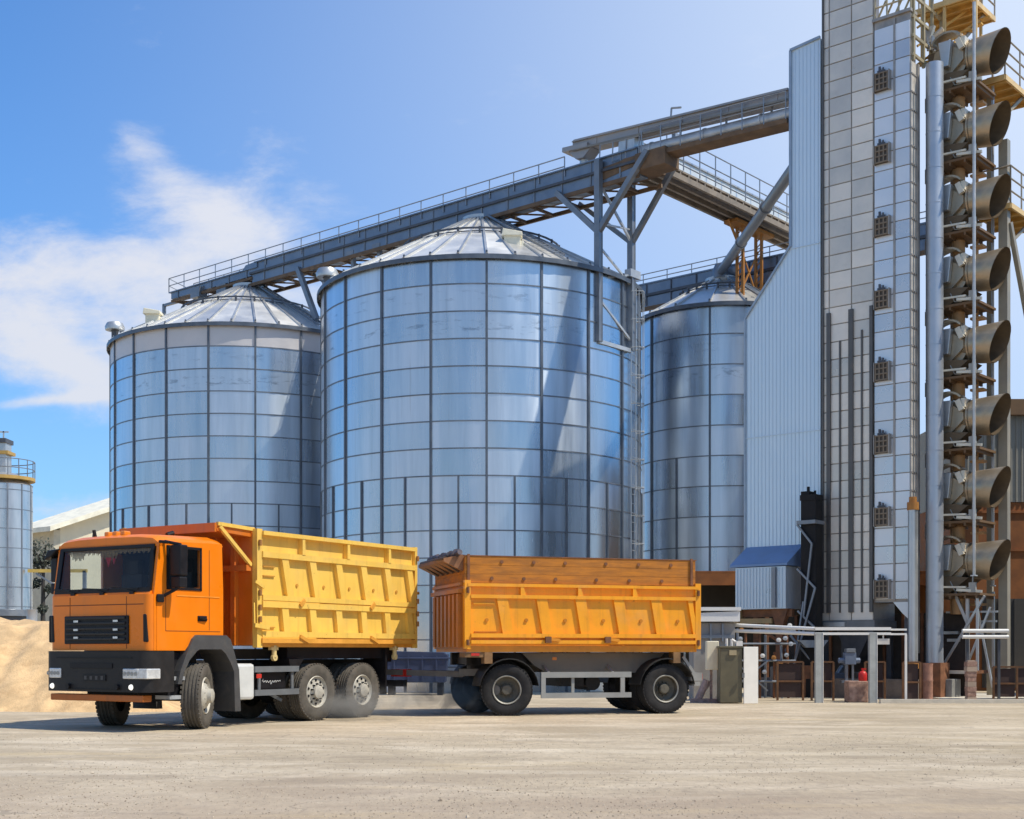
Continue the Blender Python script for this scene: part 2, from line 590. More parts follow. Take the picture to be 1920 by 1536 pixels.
def railing(mb, pts, h=1.0, step=1.1, rails=(1.0, 0.55), r=0.022, m=0, end_posts=True):
    pts = [Vector(p) for p in pts]
    for p, q in zip(pts[:-1], pts[1:]):
        L = (q - p).length
        n = max(1, round(L / step))
        for i in range(n + 1):
            c = p.lerp(q, i / n)
            mb.tube(c, c + Vector((0, 0, h)), r, 6, m)
        for k in rails:
            up = Vector((0, 0, h * k))
            mb.tube(p + up, q + up, r, 6, m)


# ---------------------------------------------------------------- ground
def make_ground():
    mb = MB()
    mb.add([(-600, -60, 0), (600, -60, 0), (600, 1500, 0), (-600, 1500, 0)], [(0, 1, 2, 3)])
    m = bpy.data.materials.new("dusty_yard")
    m.use_nodes = True
    t = NT(m.node_tree)
    p = t.n['Principled BSDF']
    tc = t.new('ShaderNodeTexCoord')
    o = tc.outputs['Object']
    big = t.noise(t.mapping(o, (0.16, 0.22, 1), (0, 0, R(14))), 1.5, 7, 0.62, 0.8)
    streak = t.noise(t.mapping(o, (0.30, 0.62, 1), (0, 0, R(16)), (3, 1, 0)), 1.4, 9, 0.68, 0.7)
    streak2 = t.noise(t.mapping(o, (0.9, 1.7, 1), (0, 0, R(-14)), (9, 2, 0)), 1.3, 8, 0.7, 0.8)
    fine = t.noise(t.mapping(o, (1, 0.35, 1)), 12.0, 7, 0.72)
    grit = t.noise(t.mapping(o, (1, 0.14, 1)), 30.0, 5, 0.78)
    c = t.mix(t.ramp(big, 0.32, 0.68), rgb(0.40, 0.325, 0.22), rgb(0.55, 0.455, 0.32))
    c = t.mix(t.math('MULTIPLY', t.ramp(streak, 0.45, 0.72), 0.75), c, rgb(0.74, 0.635, 0.48))
    c = t.mix(t.math('MULTIPLY', t.ramp(streak2, 0.48, 0.72), 0.55), c, rgb(0.31, 0.25, 0.18))
    # worn, darker and grittier tarmac nearer the camera
    sep = t.new('ShaderNodeSeparateXYZ')
    t.link(o, sep.inputs[0])
    near = t.ramp(t.math('ADD', sep.outputs[1], t.math('MULTIPLY', big, 8.0)), 12.5, 20.0, 1.0, 0.0)
    c = t.mix(t.math('MULTIPLY', near, 0.65), c, rgb(0.36, 0.265, 0.19))
    c = t.mix(t.ramp(fine, 0.35, 0.7, 0.0, 0.35), c, rgb(0.25, 0.20, 0.155))
    c = t.mix(t.ramp(grit, 0.56, 0.74, 0.0, 0.6), c, rgb(0.16, 0.13, 0.105))
    c = t.mix(t.ramp(grit, 0.42, 0.26, 0.0, 0.45), c, rgb(0.62, 0.56, 0.47))
    # yellowish wash on the left of the yard
    yel = t.noise(t.mapping(o, (0.14, 0.6, 1), (0, 0, 0), (21, 4, 0)), 1.4, 5, 0.6)
    c = t.mix(t.math('MULTIPLY', t.ramp(yel, 0.55, 0.75), 0.35), c, rgb(0.62, 0.47, 0.24))
    # tyre tracks sweeping across the yard
    wv = t.noise(t.mapping(o, (0.05, 0.05, 1)), 1.0, 2, 0.5)
    for k, (off, slope) in enumerate(((17.2, 0.16), (18.9, 0.16), (14.0, -0.10), (15.7, -0.10), (22.6, 0.04), (12.2, 0.22))):
        yy = t.math('ADD', sep.outputs[1], t.math('MULTIPLY', sep.outputs[0], slope))
        yy = t.math('ADD', yy, t.math('MULTIPLY', t.math('SUBTRACT', wv, 0.5), 5.0))
        dd = t.math('ABSOLUTE', t.math('SUBTRACT', yy, off))
        tr = t.math('MULTIPLY', t.ramp(dd, 0.36, 0.16), t.ramp(streak2, 0.36, 0.58))
        c = t.mix(t.math('MULTIPLY', tr, 0.34), c, rgb(0.27, 0.215, 0.155) if k % 2 else rgb(0.70, 0.61, 0.47))
    # fine cracks and dark crumbs
    vo = t.new('ShaderNodeTexVoronoi')
    vo.feature = 'DISTANCE_TO_EDGE'
    vo.inputs['Scale'].default_value = 0.33
    dist = t.new('ShaderNodeVectorMath')
    dist.operation = 'ADD'
    t.link(o, dist.inputs[0])
    nzc = t.new('ShaderNodeTexNoise')
    nzc.inputs['Scale'].default_value = 1.4
    nzc.inputs['Detail'].default_value = 6
    t.link(o, nzc.inputs['Vector'])
    sc_ = t.new('ShaderNodeVectorMath')
    sc_.operation = 'SCALE'
    sc_.inputs['Scale'].default_value = 1.3
    t.link(nzc.outputs['Color'], sc_.inputs[0])
    t.link(sc_.outputs[0], dist.inputs[1])
    t.link(dist.outputs[0], vo.inputs['Vector'])
    crack = t.math('MULTIPLY', t.ramp(vo.outputs['Distance'], 0.010, 0.003), t.ramp(big, 0.46, 0.60))
    c = t.mix(t.math('MULTIPLY', crack, 0.45), c, rgb(0.18, 0.145, 0.11))
    v2 = t.new('ShaderNodeTexVoronoi')
    v2.inputs['Scale'].default_value = 7.0
    t.link(o, v2.inputs['Vector'])
    crumb = t.math('MULTIPLY', t.ramp(v2.outputs['Distance'], 0.16, 0.10), t.ramp(fine, 0.55, 0.66))
    c = t.mix(t.math('MULTIPLY', crumb, 0.6), c, rgb(0.15, 0.12, 0.095))
    t.link(c, p.inputs['Base Color'])
    p.inputs['Roughness'].default_value = 0.9
    b = t.new('ShaderNodeBump')
    b.inputs['Strength'].default_value = 0.5
    b.inputs['Distance'].default_value = 0.02
    t.link(t.math('ADD', fine, t.math('MULTIPLY', grit, 0.6)), b.inputs['Height'])
    t.link(b.outputs[0], p.inputs['Normal'])
    o_ = mb.build("ground", m)
    o_['kind'] = 'structure'


make_ground()


def make_gravel():
    import mathutils
    rnd = random.Random(77)
    vs, fs, pv = [], [], []
    n = 0
    while n < 15000:
        y = 9.2 + 11.0 * rnd.random() ** 1.7
        x = rnd.uniform(-0.43, 0.43) * y
        d = mathutils.noise.noise(Vector((x * 0.35, y * 0.22, 1.0))) + 0.5 * mathutils.noise.noise(Vector((x * 1.3, y * 0.8, 4.0)))
        if rnd.random() > 0.55 + 0.9 * d:
            continue
        n += 1
        r = 0.0035 + 0.0075 * rnd.random() ** 3
        if rnd.random() < 0.004:
            r *= 2.2
        o = len(vs)
        a = rnd.random() * 6.28
        for k in range(4):
            t = a + k * 1.571 + rnd.uniform(-0.3, 0.3)
            q = r * rnd.uniform(0.75, 1.25)
            vs.append((x + q * math.cos(t), y + q * math.sin(t), r * rnd.uniform(0.05, 0.4)))
        vs.append((x + rnd.uniform(-.3, .3) * r, y + rnd.uniform(-.3, .3) * r, r * rnd.uniform(0.9, 1.3)))
        vs.append((x, y, -0.002))
        c = rnd.random()
        for k in range(4):
            fs.append((o + k, o + (k + 1) % 4, o + 4))
            fs.append((o + (k + 1) % 4, o + k, o + 5))
            pv += [c, c]
    mb = MB()
    mb.v, mb.f, mb.m, mb.pv = vs, [list(f) for f in fs], [0] * len(fs), pv
    m = bpy.data.materials.new("gravel_grains")
    m.use_nodes = True
    t = NT(m.node_tree)
    p = t.n['Principled BSDF']
    at = t.new('ShaderNodeAttribute')
    at.attribute_name = 'pv'
    t.link(t.mix(at.outputs['Fac'], rgb(0.26, 0.205, 0.15), rgb(0.58, 0.49, 0.38)), p.inputs['Base Color'])
    p.inputs['Roughness'].default_value = 0.9
    o = mb.build("loose_gravel", m, None, fix=False)
    o['kind'] = 'stuff'
    tag(o, "loose grit and small stones scattered over the near yard", "gravel")


make_gravel()


# ---------------------------------------------------------------- silos
def make_silo(label, cx, cy, rad, ze, za, npan, phase, rows, zrow, split_from, first_dull=False, seed=1, small=False):
    rnd = random.Random(seed)
    t = thing("grain_silo", label, "silo", (cx, cy, 0), 0, None if small else "tall galvanised grain silos")
    seg = 4 if npan > 12 else 8
    n = npan * seg
    mb = MB()
    zs = [ze - i * zrow for i in range(rows + 1)]
    zs[-1] = max(0.0, min(zs[-1], 0.0)) if zs[-1] < 0.6 else zs[-1]
    if zs[-1] > 0:
        zs.append(0.0)
    vs = []
    for z in zs:
        for i in range(n):
            a = R(phase) + 2 * math.pi * i / n
            vs.append((rad * math.cos(a), rad * math.sin(a), z))
    base = len(mb.v)
    mb.v += vs
    for k in range(len(zs) - 1):
        row_off = rnd.uniform(-0.12, 0.12)
        for pnl in range(npan):
            split = k >= split_from
            vals = [rnd.random(), rnd.random()]
            for sgm in range(seg):
                i = pnl * seg + sgm
                j = (i + 1) % n
                v = vals[0] if (not split or sgm < seg // 2) else vals[1]
                v = min(1, max(0, 0.5 + (v - 0.5) * 0.75 + row_off))
                dull = first_dull and k == 0
                mb.f.append([base + (k + 1) * n + i, base + (k + 1) * n + j, base + k * n + j, base + k * n + i])
                mb.m.append(3 if dull else 0)
                mb.pv.append(v)
    # ring seams
    for k, z in enumerate(zs[1:-1]):
        mb.lathe([(rad, z - 0.019), (rad + 0.018, z - 0.019), (rad + 0.018, z + 0.019), (rad, z + 0.019)], 72, m=2)
    # vertical stiffeners
    for i in range(npan):
        a = R(phase) + 2 * math.pi * i / npan
        c, s_ = math.cos(a), math.sin(a)
        mb.bar((c * (rad + 0.02), s_ * (rad + 0.02), 0), (c * (rad + 0.02), s_ * (rad + 0.02), ze), 0.070, 0.05, 1, up=(c, s_, 0))
        a2 = a + math.pi / npan
        c, s_ = math.cos(a2), math.sin(a2)
        zt = zs[split_from]
        mb.bar((c * (rad + 0.02), s_ * (rad + 0.02), 0), (c * (rad + 0.02), s_ * (rad + 0.02), zt), 0.052, 0.05, 1, up=(c, s_, 0))
    mb.build("wall", [galv, seam, seam_soft, mat("pale_ring_sheet", (0.62, 0.60, 0.60), 0.5, 0.25, 0.05, 1.0, dirt=0.1, dirt_col=(0.5, 0.48, 0.46))], t, smooth=30, fix=True)
    # conical roof with raised ribs
    rb = MB()
    nr = npan * 2
    ro = rad + 0.10
    rt = 0.55
    zz = lambda r: ze + 0.02 + (za - ze) * (ro - r) / (ro - rt)
    for i in range(nr):
        a0, a1 = R(phase) + 2 * math.pi * i / nr, R(phase) + 2 * math.pi * (i + 1) / nr
        q = []
        for r, a in ((ro, a0), (ro, a1), (rt, a1), (rt, a0)):
            q.append((r * math.cos(a), r * math.sin(a), zz(r)))
        rb.add(q, [(0, 1, 2, 3)], 0, rnd.random())
        c, s_ = math.cos(a0), math.sin(a0)
        rb.bar((c * ro, s_ * ro, zz(ro) + 0.03), (c * rt, s_ * rt, zz(rt) + 0.03), 0.07, 0.07, 1)
    rb.lathe([(ro + 0.02, ze - 0.10), (ro + 0.05, ze - 0.10), (ro + 0.05, ze + 0.04), (ro - 0.1, ze + 0.06)], 72, m=2)
    for i in range(nr):
        a = R(phase) + 2 * math.pi * i / nr
        c, s_ = math.cos(a), math.sin(a)
        rb.tube((c * (ro - .03), s_ * (ro - .03), ze - 0.02), (c * (ro - .03), s_ * (ro - .03), ze + 0.16), 0.035, 6, 2)
    roof = rb.build("roof", [roof_sheet, galv_dull, seam], t)
    cp = MB()
    cp.lathe([(rt + 0.12, za - 0.06), (rt + 0.12, za + 0.12), (rt * 0.6, za + 0.25), (0.02, za + 0.28)], 24)
    cp.build("roof_cap", galv_dull, roof, smooth=40)
    # walkway ring of small hoops part way up the cone
    rg = MB()
    rr = rad * 0.50
    zr = zz(rr)
    k = 48
    for i in range(k):
        a0, a1 = 2 * math.pi * i / k, 2 * math.pi * (i + 1) / k
        for r_, zz_, w_ in ((rr, zr + 0.16, 0.05), (rr * 0.985, zr + 0.07, 0.03)):
            p0 = (r_ * math.cos(a0), r_ * math.sin(a0), zz_)
            p1 = (r_ * math.cos(a1), r_ * math.sin(a1), zz_)
            rg.bar(p0, p1, w_, w_)
        if i % 2 == 0:
            c, s_ = math.cos(a0), math.sin(a0)
            rg.bar((c * rr, s_ * rr, zr - 0.03), (c * rr, s_ * rr, zr + 0.20), 0.07)
    rg.build("guard_ring", steel_dark, roof)
    return t, roof, zz


def roof_vent(roof, x, y, z, s=1.0, ang=0.0):
    mb = MB()
    mb.tube((x, y, z - 0.15), (x, y, z + 0.28 * s), 0.13 * s, 12, 1)
    mb.lathe([(0.16 * s, 0.16 * s), (0.36 * s, 0.16 * s), (0.38 * s, 0.28 * s), (0.30 * s, 0.44 * s), (0.02, 0.52 * s)], 16, (x, y, z))
    mb.build("roof_vent", [galv_dull, steel_dark], roof, smooth=40)


def roof_hatch(roof, x, y, z, m):
    mb = MB()
    mb.box(x - 0.26, x + 0.26, y - 0.24, y + 0.3, z - 0.35, z + 0.10)
    mb.prism([(x - 0.34, z + 0.08), (x + 0.32, z + 0.08), (x + 0.30, z + 0.20), (x - 0.30, z + 0.30)], y - 0.32, y + 0.30)
    mb.box(x + 0.1, x + 0.36, y - 0.2, y + 0.2, z - 0.28, z - 0.06)
    mb.build("roof_hatch", [m, steel_dark], roof, bevel=0.02)


big, bigroof, zzb = make_silo("broad front grain silo with creased dark panels and bright glare, between two others", -1.037, 45.5, 5.42, 13.13, 15.85, 20, -90 + 2.9, 16, 0.824, 8, seed=3)
left, leftroof, zzl = make_silo("leftmost grain silo with a pale dull top ring, behind the orange cab truck", -10.568, 53.7, 5.37, 13.13, 15.80, 20, -90 - 4.7, 16, 0.815, 8, first_dull=True, seed=5)
right, rightroof, zzr = make_silo("narrow rear grain silo half hidden by pale blue corrugated housing", 7.9, 50.0, 3.19, 13.48, 15.05, 8, -90 - 17, 12, 1.07, 5, seed=9)
# vents on eaves and roof hatches
roof_vent(bigroof, -5.1, -1.2, 13.50, 1.0)
roof_vent(leftroof, -4.80, -2.1, 13.50, 1.0)
roof_hatch(bigroof, 1.05, -3.6, 14.15, hall_trim)
roof_hatch(leftroof, -3.0, -3.2, 13.88, cream_paint)
# roof ladders
for rf, zf, ang, ri in ((bigroof, zzb, -62, 5.3), (leftroof, zzl, -48, 5.2), (rightroof, zzr, -70, 3.1)):
    mb = MB()
    c, s_ = math.cos(R(ang)), math.sin(R(ang))
    off = Vector((-s_, c, 0)) * 0.18
    for sg in (-1, 1):
        p = Vector((c * ri, s_ * ri, zf(ri) + 0.14)) + off * sg
        q = Vector((c * 0.8, s_ * 0.8, zf(0.8) + 0.14)) + off * sg
        mb.bar(p, q, 0.045, 0.06)
    for i in range(18):
        r = ri + (0.8 - ri) * i / 17
        p = Vector((c * r, s_ * r, zf(r) + 0.14))
        mb.bar(p - off, p + off, 0.03)
    mb.build("roof_ladder", steel_mid, rf)


# caged side ladder on the big silo's right edge, and one on the left silo
def wall_ladder(par, ang, rad, z0, z1):
    mb = MB()
    c, s_ = math.cos(R(ang)), math.sin(R(ang))
    o = Vector((c * (rad + 0.14), s_ * (rad + 0.14), 0))
    off = Vector((-s_, c, 0)) * 0.2
    for sg in (-1, 1):
        mb.tube(o + off * sg + Vector((0, 0, z0)), o + off * sg + Vector((0, 0, z1)), 0.022, 6)
    z = z0
    while z < z1:
        mb.tube(o - off + Vector((0, 0, z)), o + off + Vector((0, 0, z)), 0.014, 5)
        z += 0.3
    z = z0 + 0.5
    ring = []
    while z < z1:
        pts = []
        for k in range(9):
            a = math.pi * k / 8
            pts.append(o + off * (1.15 * math.cos(a)) + Vector((c, s_, 0)) * (0.36 * math.sin(a)) + Vector((0, 0, z)))
        for a, b in zip(pts[:-1], pts[1:]):
            mb.tube(a, b, 0.016, 5)
        ring.append(pts)
        z += 0.9
    for k in (2, 4, 6):
        for r0, r1 in zip(ring[:-1], ring[1:]):
            mb.tube(r0[k], r1[k], 0.012, 5)
    mb.build("ladder", galv_dull, par)


wall_ladder(big, -27, 5.42, 2.4, 13.0)
wall_ladder(left, -26, 5.37, 7.0, 9.0)


# ---------------------------------------------------------------- conveyors on top of the silos
def conveyor_long():
    a0 = -33.0
    t = plant_thing("grain_conveyor", "long blue grey conveyor gallery running over the silo roofs up to the dryer", "conveyor", a0, 0, 15.8)
    L = 33.0 - 3.62
    # low trough at the far end, then the two-storey casing
    mb = MB()
    mb.box(0.1, 5.8, 0.06, 0.56, 0.36, 0.62)
    mb.box(0.0, 5.9, 0.0, 0.62, 0.62, 0.66)
    mb.box(5.8, 24.2, 0.05, 0.60, 0.46, 0.82)                         # upper closed casing
    mb.box(5.75, 24.2, -0.03, 0.66, 0.82, 0.86)
    mb.box(5.5, 24.2, -0.06, 0.70, 0.38, 0.46, 1)                     # shadow ledge
    mb.box(5.6, 24.2, 0.02, 0.62, 0.05, 0.38)                         # lower panels
    mb.prism([(5.0, 0.66), (5.9, 0.66), (5.9, 0.86), (5.2, 0.82)], 0.0, 0.62)
    x = 0.6
    while x < 24:
        z0, z1 = (0.08, 0.46) if x > 5.7 else (0.30, 0.62)
        mb.box(x - 0.025, x + 0.025, -0.01 if x > 5.7 else 0.03, 0.06, z0, z1, 2)
        if x > 5.9:
            mb.box(x - 0.02, x + 0.02, 0.028, 0.05, 0.46, 0.82, 2)
        x += 1.15
    mb.build("casing", [steel_blue, steel_dark, steel_mid], t)
    # underside frame
    ub = MB()
    ub.bar((0.2, 0.02, 0.24), (5.6, 0.02, 0.24), 0.08, 0.1)
    ub.bar((0.2, 0.6, 0.24), (5.6, 0.6, 0.24), 0.08, 0.1)
    ub.bar((5.4, 0.02, -0.02), (24.3, 0.02, -0.02), 0.08, 0.12)
    ub.bar((5.4, 1.25, -0.02), (24.3, 1.25, -0.02), 0.08, 0.12)
    x = 0.4
    while x < 24.2:
        zb = -0.02 if x > 5.6 else 0.22
        ub.bar((x, 0.02, zb), (x, 1.25, zb), 0.07, 0.09)
        ub.bar((x, 0.02, zb), (min(x + 1.15, 24.2), 1.25, zb), 0.04, 0.05)
        x += 1.15
    ub.build("underframe", [rust_brown], t)
    wk = MB()
    wk.box(0.05, 24.4, 0.72, 1.30, 0.30, 0.34)
    wk.build("walkway", rust_brown, t)
    # round tube towards the dryer tower
    tb = MB()
    tz = lambda x: 0.80 - 0.035 * (x - 23.9)
    tb.tube((23.7, 0.32, tz(23.7)), (L - 0.02, 0.32, tz(L)), 0.20, 20)
    x = 24.6
    while x < L:
        tb.tube((x - 0.03, 0.32, tz(x)), (x + 0.03, 0.32, tz(x)), 0.225, 20)
        x += 1.9
    tb.bar((23.7, 0.32, tz(23.7) - 0.26), (L - 0.02, 0.32, tz(L) - 0.26), 0.62, 0.14, 1)
    tb.box(24.2, 25.3, -0.06, 0.70, 0.10, 0.62, 1)
    tb.prism([(22.6, 0.1), (24.2, 0.3), (24.2, 0.62), (22.6, 0.5)], 0.0, 0.6, 1)
    tb.build("tube_casing", [steel_light, rust_brown], t, smooth=40)
    # handrail
    hr = MB()
    railing(hr, [(0.0, 1.28, 0.34), (0.0, 0.02, 0.62), (21.4, 0.02, 0.62)], 0.62, 1.05, (1.0, 0.5), 0.02)
    railing(hr, [(0.0, 1.28, 0.34), (24.2, 1.28, 0.34)], 0.95, 1.05, (1.0, 0.5), 0.02)
    railing(hr, [(24.4, 0.0, 0.55), (L - 0.05, 0.0, 0.38)], 0.78, 0.75, (1.0, 0.62), 0.018)
    hr.build("handrail", rail_grey, t)
    # drive unit and prop at the far end
    dv = MB()
    dv.bar((-0.75, 0.3, 0.28), (0.3, 0.3, 0.28), 0.12, 0.1)
    dv.bar((-0.75, 0.3, -2.1), (-0.75, 0.3, 0.34), 0.12, 0.12)
    dv.build("end_prop", steel_mid, t)
    dv = MB()
    dv.box(1.7, 2.3, -0.12, 0.3, 0.08, 0.5)
    dv.bar((2.0, 0.1, -0.35), (2.3, 0.1, 0.55), 0.16, 0.2)
    dv.build("drive_unit", steel_mid, t)
    dv = MB()
    dv.box(3.3, 3.9, 0.0, 0.5, 0.0, 0.36)
    dv.build("drive_unit", steel_mid, t)
    # outlet spouts down on to the roofs
    for sx in (4.95, 17.5):
        sp = MB()
        sp.tube((sx, 0.4, 0.1), (sx, 0.45, -0.30 if sx > 10 else 0.0), 0.22, 12)
        sp.box(sx - 0.3, sx + 0.3, 0.1, 0.7, 0.0, 0.18)
        sp.build("outlet_spout", steel_mid, t)
    # slanted braces and small posts on the roofs below
    br = MB()
    br.bar((8.4, 0.0, 0.1), (9.65, -0.15, -2.1), 0.16, 0.2)
    br.bar((9.5, 0.3, 0.0), (10.6, 0.2, -1.2), 0.12, 0.12)
    br.bar((8.6, 0.6, 0.0), (11.0, 0.9, -1.9), 0.1, 0.1)
    for px_ in (11.3, 12.7):
        br.bar((px_, 0.2, -2.2 if px_ < 12 else -1.75), (px_, 0.2, 0.05), 0.14, 0.14)
        br.box(px_ - 0.2, px_ + 0.2, 0.0, 0.4, 0.0, 0.2)
    br.bar((14.4, 0.1, 0.0), (13.8, 0.1, -1.2), 0.14, 0.14)
    br.bar((11.4, 0.2, -1.2), (13.4, 0.2, -0.1), 0.07, 0.07)
    br.build("brace", steel_mid, t)


conveyor_long()


def conveyor_upper():
    t = plant_thing("upper_conveyor", "shorter upper conveyor box stacked above the round tube, entering the blue housing", "conveyor", -11.6, 0.05, 17.16)
    t.rotation_euler = (0, R(3.3), PA)
    L = 11.6 - 3.62
    mb = MB()
    mb.box(0.25, L - 0.02, 0.05, 0.55, 0.05, 0.30)
    mb.prism([(0.25, 0.30), (L - 0.02, 0.30), (L - 0.02, 0.36), (0.35, 0.36)], -0.02, 0.62)
    mb.box(-0.1, 0.9, -0.04, 0.64, 0.04, 0.18)
    mb.prism([(0.1, 0.04), (1.0, 0.04), (0.7, -0.24), (0.4, -0.24)], 0.05, 0.55)
    mb.box(0.3, L - 0.02, -0.03, 0.06, 0.01, 0.07, 1)
    x = 1.2
    while x < L:
        mb.box(x - 0.02, x + 0.02, 0.03, 0.06, 0.05, 0.30)
        x += 1.6
    mb.build("casing", [mat("upper_conveyor_grey", (0.36, 0.34, 0.33), 0.45, 0.5, 0.1, 1.2, dirt=0.2, dirt_col=(0.25, 0.21, 0.16)), mat("flange_grey", (0.24, 0.22, 0.19), 0.5, 0.4)], t)
    mt = MB()
    mt.tube((0.55, 0.3, -0.6), (0.55, 0.3, -0.1), 0.14, 10)
    mt.build("outlet_neck", galv_dull, t, smooth=40)
    mt = MB()
    mt.box(2.1, 2.7, 0.02, 0.5, -0.34, 0.02)
    mt.tube((2.0, 0.2, -0.42), (2.6, 0.2, -0.42), 0.16, 12)
    mt.box(1.9, 2.9, 0.0, 0.5, -0.66, -0.58)
    mt.box(2.3, 2.6, 0.0, 0.4, -0.60, -0.32)
    mt.build("drive_motor", galv_dull, t, smooth=40)
    hr = MB()
    railing(hr, [(4.6, 0.75, 0.2), (L - 0.05, 0.75, 0.2)], 0.42, 1.6, (1.0, 0.6), 0.02)
    hr.build("handrail", rail_grey, t)
    hr = MB()
    hr.path([(4.0, 0.05, 0.3), (4.0, 0.05, 0.62), (4.35, 0.05, 0.57)], 0.03)
    hr.build("vent_pipe", rail_grey, t)
    hr = MB()
    railing(hr, [(1.4, 0.0, -0.6), (2.9, 0.0, -0.6)], 0.6, 0.5, (1.0,), 0.02)
    hr.build("handrail", rail_grey, t)
    hr = MB()
    for x in (4.2, 5.8, 7.3):
        q = MB()
        q.bar((x, 0.3, -0.5), (x, 0.3, 0.05), 0.05)
        q.build("prop", rail_grey, t)


conveyor_upper()


def conveyor_cross():
    t = plant_thing("cross_conveyor", "open cross conveyor gallery with pale side sheets heading back behind the blue housing", "conveyor", -10.3, 0.6, 16.45)
    L = 14.2
    dk = MB()
    dk.box(0.0, 1.1, 0.4, L, 0.38, 0.44)
    for y in range(0, 28):
        dk.bar((0.0, 0.5 + y * 0.49, 0.30), (1.1, 0.5 + y * 0.49, 0.30), 0.06, 0.14)
    for x in (0.0, 0.36, 0.74, 1.1):
        dk.bar((x, 0.2, 0.18), (x, L, 0.18), 0.10, 0.18)
    dk.build("deck", mat("deck_brown_grey", (0.26, 0.215, 0.17), 0.8, 0.1, 0.2, 3.0), t)
    sd = MB()
    sd.box(0.25, 0.85, 1.6, L, 0.46, 0.92)
    sd.box(0.2, 0.9, 1.5, L, 0.92, 0.97, 1)
    sd.build("trough", [mat("pale_trough", (0.74, 0.76, 0.74), 0.4, 0.3, 0.06, 1.5), steel_light], t)
    hr = MB()
    for x in (-0.02, 1.14):
        railing(hr, [(x, 1.6, 0.44), (x, L, 0.44)], 1.0, 0.95, (1.0, 0.55, 0.15), 0.022)
    hr.box(1.06, 1.2, 2.0, 2.35, 0.9, 1.5)
    hr.build("handrail", rail_grey, t)


conveyor_cross()


def conveyor_back():
    t = plant_thing("rear_conveyor", "distant grey conveyor crossing the narrow rear silo's cone, behind the orange trestle", "conveyor", -17.6, 9.7, 15.0)
    mb = MB()
    mb.box(0, 14.6, 0.0, 0.6, 0.25, 0.62)
    mb.box(0, 14.6, -0.05, 0.65, 0.62, 0.67)
    mb.box(0, 14.6, -0.06, 0.1, 0.14, 0.24, 1)
    mb.box(0, 14.6, 0.0, 0.6, -0.25, 0.12)
    for i in range(13):
        mb.box(i * 1.15 + 0.1, i * 1.15 + 0.15, -0.03, 0.05, -0.22, 0.6, 1)
    mb.bar((0, 0.0, -0.34), (14.6, 0.0, -0.34), 0.1, 0.14, 2)
    mb.build("casing", [steel_blue, steel_dark, rust_brown], t)
    hr = MB()
    railing(hr, [(0, 0.02, 0.62), (14.6, 0.02, 0.62)], 0.42, 1.15, (1.0, 0.5), 0.02)
    hr.build("handrail", rail_grey, t)
    br = MB()
    for x in (3.4, 5.0, 6.9):
        br.bar((x, 0.1, -0.3), (x - 0.9, -0.2, -1.5), 0.1, 0.1)
    br.bar((5.6, 0.1, -0.3), (3.2, -0.1, -0.9), 0.08, 0.08)
    br.build("brace", steel_light, t)


conveyor_back()


def support_tower():
    a, b0, b1 = -10.16, -0.1, 1.66
    t = plant_thing("support_tower", "two legged grey steel trestle bolted to the broad silo, holding the conveyor junction", "trestle", a, 0, 10.9)
    zt = 16.0 - 10.9
    zt2 = 16.55 - 10.9
    for b in (b0, b1):
        mb = MB()
        mb.bar((0, b, 0), (0, b, zt2), 0.17, 0.17)
        for s_ in (-1, 1):
            mb.box(-0.10, 0.10, b + s_ * 0.085 - 0.012, b + s_ * 0.085 + 0.012, 0, zt2)
        mb.build("leg", steel_mid, t)
    for b in (b0, b1):
        mb = MB()
        mb.box(-0.50, -0.12, b - 0.08, b - 0.02, 0.0, 2.35)
        mb.box(-0.53, -0.50, b - 0.12, b + 0.14, 0.0, 2.35)
        for z in (0.85, 1.7):
            mb.box(-0.49, -0.13, b - 0.11, b - 0.081, z - 0.03, z + 0.03)
        mb.build("wall_plate", steel_dark, t)
    zj = 14.32 - 10.9
    for (p, q, w) in (
        ((0, b0, zj), (-1.66, b0, zt - 0.1), 0.17), ((0, b0, zj), (1.85, b0, zt + 0.4), 0.17),
        ((-0.05, b1, zj + 0.1), (-2.1, b1, zt + 0.1), 0.14), ((0.05, b1, zj + 0.1), (1.72, b1, zt2), 0.15),
    ):
        mb = MB()
        mb.bar(p, q, w, w)
        mb.build("diagonal_strut", steel_mid, t)
    mb = MB()
    mb.bar((0, b0, 0.0), (0, b1, 0.0), 0.12, 0.12)
    mb.bar((0, b0, 1.35), (0, b1, 0.30), 0.07, 0.07)
    mb.bar((0, b0, 3.0), (0, b1, 2.1), 0.06, 0.06)
    mb.bar((0, b0, 3.7), (0, b1, 3.9), 0.05, 0.05)
    mb.bar((0, b0, 5.0), (0, b1, 3.5), 0.07, 0.07)
    mb.box(-0.12, 0.12, b1 - 0.2, b1 + 0.35, 2.35, 2.6)
    mb.bar((0, b0 + 0.5, 2.1), (0, b1, 2.45), 0.10, 0.06)
    mb.build("cross_brace", steel_light, t)


support_tower()


